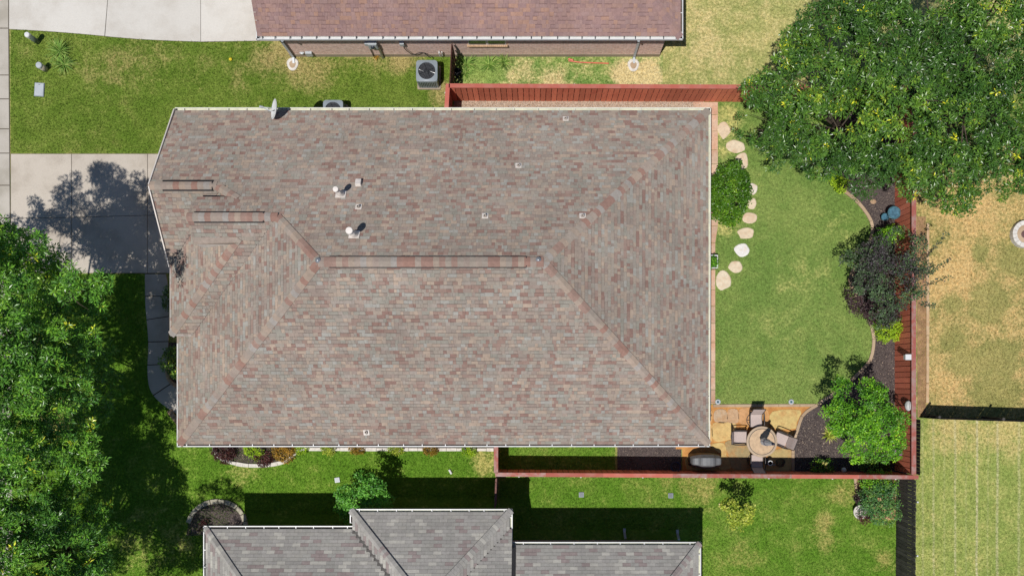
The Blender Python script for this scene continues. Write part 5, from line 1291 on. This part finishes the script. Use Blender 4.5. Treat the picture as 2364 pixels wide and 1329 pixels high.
for px, py, h, r, lb, m1, m2 in ((88, 98, .82, .11, "taller green utility post with a white cap in the front lawn", 'white', 'teal'), (106, 161, .55, .13, "shorter pale green utility post south of the white capped one", 'grey_light', 'grey_stone')):
    x, y, _ = G(px, py); o = thing("utility_post", lb, "utility post", (x, y, 0), group="utility posts in the front lawn")
    MB().lathe([(r * .9, -.05), (r * .9, h * .86)], (x, y, 0), 20).build("post", M[m2] if m2 != 'teal' else plain("dull green plastic", C(108, 122, 106), .6), o, True)
    MB().lathe([(r, h * .82), (r, h - .03), (r * .85, h), (0, h + .01)], (x, y, 0), 20).build("cap", M[m1], o)
x, y, _ = G(92, 208); o = thing("valve_box", "pale rectangular valve box lid set in the front lawn", "valve box", (x, y, 0), -.06)
local(o)
MB().box((0, 0, .02), (.40, .56, .06)).build("rim", M['grey_metal'], o); MB().box((0, 0, .058), (.35, .51, .016)).build("lid", M['grey_light'], o)
MB().box((0, .2, .07), (.06, .03, .012)).build("handle", M['grey_metal'], o)
for px, py, lb in ((676, 149, "white round splash block below the west downspout of the brick house"), (1462, 151, "pale round splash block below the east downspout of the brick house")):
    x, y, _ = G(px, py); n = 14; poly = [(x + (.24 + .02 * math.sin(3 * a)) * math.cos(a), y + .27 * math.sin(a)) for a in [2 * math.pi * i / n for i in range(n)]]
    o = thing("splash_block", lb, "splash block", (x, y, 0)); MB().prism(poly, 0, .06, inset=.03).build("basin", M['white_stone'], o)
    MB().prism([(x + (a - x) * .55, y - .02 + (b - y) * .55) for a, b in poly], .055, .068).build("hollow", M['kerb'], o)
for px, py, sz, lb in ((1342, 1141, .2, "square drain grate in the south lawn, western one"), (1548, 1143, .2, "square drain grate in the south lawn, eastern one"), (779, 1107, .2, "pale square drain cover in the lawn by the small bush"), ):
    x, y, _ = G(px, py); o = local(thing("drain_grate", lb, "drain", (x, y, 0), .15 if sz == .2 and px < 800 else 0, "drain grates in the lawns"))
    mm = M['grey_metal'] if px > 800 else M['grey_light']
    MB().box((0, 0, .03), (sz, sz, .05)).build("frame", mm, o)
    for i in range(4): MB().box((0, -sz * .3 + sz * .2 * i, .058), (sz * .8, sz * .07, .012)).build("bar", M['dark_metal'] if px > 800 else M['grey_metal'], o)
for px, py, lb in ((1657, 927, "round blue grey sprinkler cover at the south west corner of the back lawn"), (1826, 927, "round blue grey sprinkler cover in the lawn above the patio table")):
    x, y, _ = G(px, py); o = thing("sprinkler_cover", lb, "sprinkler cover", (x, y, 0))
    MB().lathe([(.11, 0), (.11, .05), (.09, .06), (.07, .06), (.07, .05), (0, .05)], (x, y, 0), 18).build("ring", M['grey_light'], o); MB().lathe([(.05, .05), (.04, .075), (0, .075)], (x, y, 0), 12).build("cap", M['teal'], o)
x, y, _ = G(1040, 1088); o = local(thing("white_pipe", "short white pipe lying on the south lawn", "pipe", (x, y, 0), -1.05)); MB().tube([(-.1, 0, .06), (.1, 0, .06)], .045, 12).build("tube", M['white'], o)
for px, py, lb in ((1441, 1226, "pale downspout elbow by the grey roofed house, western one"), (1563, 1229, "bluish downspout elbow by the grey roofed house, eastern one")):
    x, y, _ = G(px, py); o = thing("downspout_elbow", lb, "downspout", (x, y, 0)); MB().beam((x, y - .2, .45), (x, y - .02, .1), .09, .07).beam((x, y - .02, .1), (x, y + .14, .07), .1, .08).build("pipe", M['grey_light'], o)
x, y, _ = G(1340, 146); o = thing("orange_pipe", "long orange pipe lying in the weeds along the brick wall", "pipe", (x, y, 0))
a, b = G(1312, 142), G(1405, 148); MB().tube([(a[0], a[1], .06), (x, y, .08), (b[0], b[1], .06)], .028, 8).build("tube", M['orange_pipe'], o); MB().tube([(a[0] + .2, a[1], .1), (a[0] + .0, a[1] + .07, .1)], .04, 8).build("fitting", M['orange_pipe'], o)
x, y, _ = G(533, 138); o = tag(MB().lathe([(.0, 0.0), (.06, .02), (.07, .06), (.03, .1), (0, .1)], (x, y, 0), 10).build("yellow_ball", M['yellow'], loc=(x, y, 0)), "tiny yellow ball on the front lawn", "ball")
x, y, _ = G(1057, 172); o = thing("bucket", "dark plastic bucket in the shade of the side fence", "bucket", (x, y, 0)); MB().lathe([(.12, 0), (.16, .3), (.17, .3), (.15, .28), (.11, .05), (0, .05)], (x, y, 0), 18).build("pail", M['dark_metal'], o); MB().tube([(x - .16, y, .3), (x, y - .1, .36), (x + .16, y, .3)], .008, 5).build("handle", M['galv'], o)

# patio set
tx, ty, _ = G(1759, 1019, .72)
o = local(thing("patio_table", "round tan patio table with a dark ring", "table", (tx, ty, 0)))
MB().lathe([(.0, .68), (.60, .68), (.625, .70), (.62, .725), (.50, .728), (.50, .715), (0, .715)], (0, 0, 0), 48).build("table_top", M['table_rim'], o)
MB().lathe([(.515, .727), (.535, .727), (.535, .733), (.515, .733)], (0, 0, 0), 48, closed=True).build("inlay_ring", M['dark_metal'], o)
MB().lathe([(.512, .715), (.512, .7325), (.03, .7325), (.03, .715)], (0, 0, 0), 48).build("tile_panel", M['table'], o)
for i in range(4):
    a = i * math.pi / 2 + .78; MB().tube([(math.cos(a) * .2, math.sin(a) * .2, .68), (math.cos(a) * .28, math.sin(a) * .28, .35), (math.cos(a) * .48, math.sin(a) * .48, .02)], .024, 8).build("leg", M['bronze'], o)
ux_, uy_ = P2(1757, 1017, .74)
o = local(thing("umbrella", "closed white umbrella standing in the middle of the patio table", "umbrella", (ux_, uy_, 0)))
MB().tube([(0, 0, .03), (0, 0, 2.62)], .02, 10).build("pole", M['bronze'], o)
n = 32; prof = [(.03, 2.55), (.06, 2.4), (.085, 2.1), (.11, 1.7), (.13, 1.4), (.15, 1.22), (.14, 1.18)]; vs = []; fs = []
for i, (r, z) in enumerate(prof):
    for j in range(n): 
        a = 2 * math.pi * j / n; q = r * (1 + .10 * (1 if j % 4 == 0 else -.6 if j % 4 == 2 else .1)); vs.append((q * math.cos(a), q * math.sin(a), z - (.07 * (j % 4 == 2) if i == len(prof) - 1 else 0)))
for i in range(len(prof) - 1):
    for j in range(n): fs.append((i * n + j, (i + 1) * n + j, (i + 1) * n + (j + 1) % n, i * n + (j + 1) % n))
MB().add(vs, fs).build("canopy", M['umbrella'], o)
MB().lathe([(.06, 2.48), (.05, 2.56), (.03, 2.62), (0, 2.64)], (0, 0, 0), 16).build("finial_cap", M['navy'], o)
MB().lathe([(.128, 1.62), (.138, 1.62), (.138, 1.67), (.128, 1.67)], (0, 0, 0), 20, closed=True).build("tie_strap", M['navy'], o)
MB().lathe([(.22, 0.02), (.22, .07), (.05, .1), (.04, .3), (.025, .3)], (0, 0, 0), 20).build("base", M['bronze'], o)

def make_chair(label):
    o = local(thing("patio_chair", label, "chair", (0, 0, 0), 0, "sling chairs around the patio table"))
    # faces +Y; seat 0.44 high
    def sheet(path, wd, th=.012):
        mb = MB(); vs = []; fs = []; k = len(path)
        for (y, z) in path: vs += [(-wd / 2, y, z), (wd / 2, y, z)]
        for (y, z) in path: vs += [(-wd / 2, y, z - th), (wd / 2, y, z - th)]
        for i in range(k - 1):
            a = 2 * i; b = 2 * k + 2 * i
            fs += [(a, a + 1, a + 3, a + 2), (b + 2, b + 3, b + 1, b), (a, a + 2, b + 2, b), (a + 3, a + 1, b + 1, b + 3)]
        return mb.add(vs, fs)
    seatp = smooth_line([(.26, .43), (.1, .42), (-.12, .40), (-.24, .42)], 3); backp = smooth_line([(-.25, .43), (-.31, .6), (-.38, .8), (-.47, .99)], 3)
    sheet(seatp, .46).build("seat", M['sling'], o); sheet(backp, .46).build("backrest", M['sling'], o)
    for s in (-1, 1):
        MB().tube([(s * .25, y, z) for y, z in seatp + backp[1:]], .016, 8).build("side_rail", M['bronze'], o)
        MB().tube(smooth_line([(s * .27, .22, .42), (s * .28, .26, .58), (s * .29, .1, .64), (s * .29, -.2, .63), (s * .26, -.34, .66)], 4), .02, 8).build("armrest", M['bronze'], o)
    MB().tube([(-.25, .27, .43), (.25, .27, .43)], .014, 8).tube([(-.25, -.47, .99), (.25, -.47, .99)], .014, 8).build("crossbar", M['bronze'], o)
    MB().lathe([(.265, .0), (.295, .0), (.295, .03), (.265, .03)], (0, 0, 0), 28, closed=True).build("base_ring", M['bronze'], o)
    mb = MB()
    for a in (0, math.pi / 2): mb.beam((math.cos(a) * .28, math.sin(a) * .28, .03), (-math.cos(a) * .28, -math.sin(a) * .28, .03), .025, .025)
    mb.tube([(0, 0, .03), (0, 0, .36)], .03, 8).beam((-.24, 0, .37), (.24, 0, .37), .04, .03)
    mb.build("pedestal", M['bronze'], o)
    return o
ch = make_chair("sling chair on the north side of the patio table, beside the lawn kerb")
spots = [(1745, 970, math.pi, None), (1708, 1009, -math.pi / 2, "sling chair on the west side of the patio table, nearest the house wall"),
         (1803, 1014, math.pi / 2 - .38, "turned sling chair on the east side of the patio table by the mulch"), (1747, 1064, 0.0, "shaded sling chair between the patio table and the red fence")]
for i, (px, py, rz, lb) in enumerate(spots):
    q = ch if i == 0 else copy_tree(ch)
    if lb: q["label"] = lb
    x, y = P2(px, py, .42); q.location = (x, y, .03); q.rotation_euler = (0, 0, rz)
# covered grill
x, y = P2(1632, 1064, .9); o = local(thing("covered_grill", "barbecue grill under a grey and black cover", "grill", (x, y, 0)))
sec = [(-.62, .14, .66), (-.56, .20, .92), (-.36, .24, 1.0), (-.2, .27, 1.14), (.2, .27, 1.14), (.36, .24, 1.0), (.56, .20, .92), (.62, .14, .66)]
sec = smooth_line(sec, 3)
vs = []; fs = []
for (xx, hy, z) in sec: vs += [(xx, -hy - .05, .12), (xx, -hy, z * .82), (xx, -hy * .55, z), (xx, hy * .55, z), (xx, hy, z * .82), (xx, hy + .05, .12)]
k = len(sec); ftop = []; fside = []
for i in range(k - 1):
    for j in range(5):
        f = (i * 6 + j, (i + 1) * 6 + j, (i + 1) * 6 + j + 1, i * 6 + j + 1); (ftop if j in (1, 2, 3) else fside).append(f)
MB().add(vs, ftop).build("cover_top", M['cover'], o); MB().add(vs, fside + [(0, 1, 2, 3, 4, 5), tuple((k - 1) * 6 + j for j in (5, 4, 3, 2, 1, 0))]).build("cover_skirt", M['cover_dark'], o)  # upper faces get the painted-in lit grey, sides stay black
for sx2 in (-.5, .5):
    for sy2 in (-.18, .18): MB().lathe([(.0, -.02), (.07, -.02), (.07, .02), (0, .02)], (sx2, sy2, .09), 14, Matrix.Rotation(math.pi / 2, 3, 'Y')).build("wheel", M['black'], o)
x, y = P2(1560, 1077, .4); o = thing("plant_pot", "dark blue pot in the shade west of the grill", "pot", (x, y, 0)); MB().lathe([(.13, 0), (.2, .36), (.22, .4), (.19, .4), (.16, .3), (0, .3)], (x, y, 0), 22).build("pot", plain("dark blue glaze", C(48, 62, 92), .3), o, True); MB().lathe([(.18, .34), (0, .36)], (x, y, 0), 16).build("soil", M['mulch'], o)
x, y = P2(1778, 1068, .5); o = thing("side_stand", "small round stand with a white rim beside the shaded chair", "stand", (x, y, 0)); MB().lathe([(.075, .5), (.105, .5), (.105, .53), (.075, .53)], (x, y, 0), 22, closed=True).build("rim", M['white'], o); MB().lathe([(.08, .5), (0, .5)], (x, y, 0), 16).build("tray", M['dark_metal'], o); MB().tube([(x, y, 0), (x, y, .5)], .02, 8).build("pole", M['dark_metal'], o); MB().lathe([(.16, .0), (.16, .03), (.03, .05)], (x, y, 0), 18).build("base", M['dark_metal'], o)
x, y = P2(1802, 1068, .1); o = thing("coiled_hose", "dark coiled hose on the shaded patio", "hose", (x, y, 0)); MB().tube([(x + (.2 - .012 * i * .3) * math.cos(i * .5), y + (.2 - .012 * i * .3) * math.sin(i * .5), .05 + .004 * i) for i in range(50)], .014, 6).build("coil", M['black'], o); MB().tube([(x - .3, y - .1, .04), (x - .2, y - .06, .05)], .02, 6).build("nozzle", M['galv'], o)
# things on and by the east fence
x, y, z = G(2097, 824, 1.7); o = thing("birdhouse", "white square box mounted on the east fence", "birdhouse", (x, y, z)); MB().box((x, y, z - .1), (.2, .19, .22)).build("box", M['white'], o); MB().box((x, y, z + .02), (.25, .22, .02)).build("lid", M['white'], o); MB().beam((x + .05, y, z - .15), (x + .16, y, z - .15), .04, .04).build("bracket", M['galv'], o)
x, y, z = G(2098.5, 936, 1.5); o = thing("fence_ornament", "white scalloped ornament hanging on the east fence", "ornament", (x, y, z))
MB().add([(x - .01, y + .2 * math.cos(a) * (1 + .1 * math.cos(6 * a)), z + .16 * math.sin(a) * (1 + .1 * math.cos(6 * a)) - 0.0) for a in np.linspace(0, 6.28, 25)[:-1]] + [(x - .05, y, z)] , [(i, (i + 1) % 24, 24) for i in range(24)]).build("shell", M['white'], o)
MB().lathe([(0, -.03), (.15, -.03), (.17, 0), (.12, .02), (0, .05)], (x - .04, y, z), 18, Matrix.Rotation(-1.1, 3, 'Y'), sy=1.2).build("bowl", M['white'], o, True)
x, y, _ = G(1948, 1084, .3); o = thing("garden_light", "small white dome garden light by the south fence", "light", (x, y, 0)); MB().lathe([(.11, .3), (.1, .35), (.06, .39), (0, .4)], (x, y, 0), 18).build("dome", M['white'], o, True); MB().tube([(x, y, 0), (x, y, .3)], .012, 6).build("stake", M['dark_metal'], o)
def birdbath(px, py, h, r, lb):
    x, y, _ = G(px, py, h); o = thing("birdbath", lb, "birdbath", (x, y, 0), group="teal glazed birdbaths in the mulch bed")
    MB().lathe([(r * .5, 0), (r * .45, .05), (r * .2, .12), (r * .16, h * .8), (r * .3, h * .9)], (x, y, 0), 20).build("pedestal", M['teal'], o, True)
    MB().lathe([(r * .3, h * .88), (r * .8, h * .95), (r, h * 1.04), (r * .94, h * 1.05), (r * .7, h * .99), (0, h * .96)], (x, y, 0), 28).build("bowl", M['teal'], o, True)
    MB().lathe([(r * .78, h * 1.005), (0, h * 1.006)], (x, y, 0), 24).build("water", M['teal_in'], o)
birdbath(2064, 491, .55, .27, "larger teal birdbath beside the east fence"); birdbath(2043, 501, .3, .16, "smaller teal birdbath next to the larger one")
x, y, _ = G(2015, 466); tag(MB().lathe([(0, 0), (.09, .01), (.1, .05), (.05, .09), (0, .09)], (x, y, 0), 9, sx=1.3).build("rock", M['brick_edge'], loc=(x, y, 0)), "small orange rock on the mulch near the oak", "rock")
# planter by the east wall
x, y, _ = G(1646, 604, .4); o = thing("planter_box", "white edged planter with green leaves against the east wall", "planter", (x, y, 0))
MB().box((x, y, .2), (.36, .52, .4)).build("box", M['dark_metal'], o)
for s in (-1, 1): MB().box((x + s * .175, y, .42), (.04, .54, .04)).box((x, y + s * .255, .42), (.31, .04, .04)).build("rim", M['white'], o)
c, nrm_, tn = lobe_clusters([(x - .03, y, .5, .2)], 120, 5); V, F, at = leafmesh(c, nrm_, .08, 7, .08, .03, tn, 6); np_mesh("foliage", V, F, M['lf_bright'], o, at)
# pot of red plant, pots by the rose bed
x, y, _ = G(1987, 1181, .3); o = thing("plant_pot", "round white pot with a dark red plant at the corner of the rose bed", "pot", (x, y, 0)); MB().lathe([(.2, 0), (.27, .26), (.3, .32), (.27, .32), (.24, .27), (0, .26)], (x, y, 0), 24).build("pot", M['white_stone'], o, True)
c, nrm_, tn = lobe_clusters([(x + .08, y - .12, .42, .2), (x + .13, y - .3, .35, .16)], 60, 15, hole=.2); V, F, at = leafmesh(c, nrm_, .1, 8, .1, .02, tn, 16); np_mesh("foliage", V, F, M['lf_red'], o, at)
x, y, _ = G(2008, 1189, .25); o = thing("plant_pot", "teal pot beside the white pot at the rose bed", "pot", (x, y, 0)); MB().lathe([(.1, 0), (.15, .22), (.16, .25), (.13, .25), (.12, .2), (0, .2)], (x, y, 0), 20).build("pot", M['teal'], o, True); MB().lathe([(.12, .22), (0, .23)], (x, y, 0), 14).build("soil", M['mulch'], o)
plant("red_plant", "dark maroon plant at the west edge of the rose bed", "plant", P2(1984, 1147), [LB(1984, 1147, .3, .2), LB(1988, 1138, .3, .14)], M['lf_plum'], 90, 7, .08, .08, .035, 371, partname="foliage")
# fire pit at the east edge
x, y, _ = G(2368, 540, .2); o = local(thing("fire_pit", "round white rimmed stone fire pit at the east edge of the dry lawn", "fire pit", (x, y, 0)))
n = 18
for i in range(n):
    a0, a1 = 2 * math.pi * (i + .02) / n, 2 * math.pi * (i + .98) / n
    MB().prism([(.56 * math.cos(a0), .56 * math.sin(a0)), (.56 * math.cos((a0 + a1) / 2), .56 * math.sin((a0 + a1) / 2)), (.56 * math.cos(a1), .56 * math.sin(a1)), (.38 * math.cos(a1), .38 * math.sin(a1)), (.38 * math.cos(a0), .38 * math.sin(a0))], 0, .26 + random.uniform(-.008, .008), inset=.01).build("stone", M['white_stone'], o)
MB().lathe([(.38, .1), (.3, .14), (.18, .15), (0, .13)], (0, 0, 0), 24).build("sand_bed", M['kerb'], o); MB().lathe([(.16, .15), (.1, .19), (0, .2)], (0, 0, 0), 12).build("ash", M['lf_red'] if False else M['roof_under_n'], o)
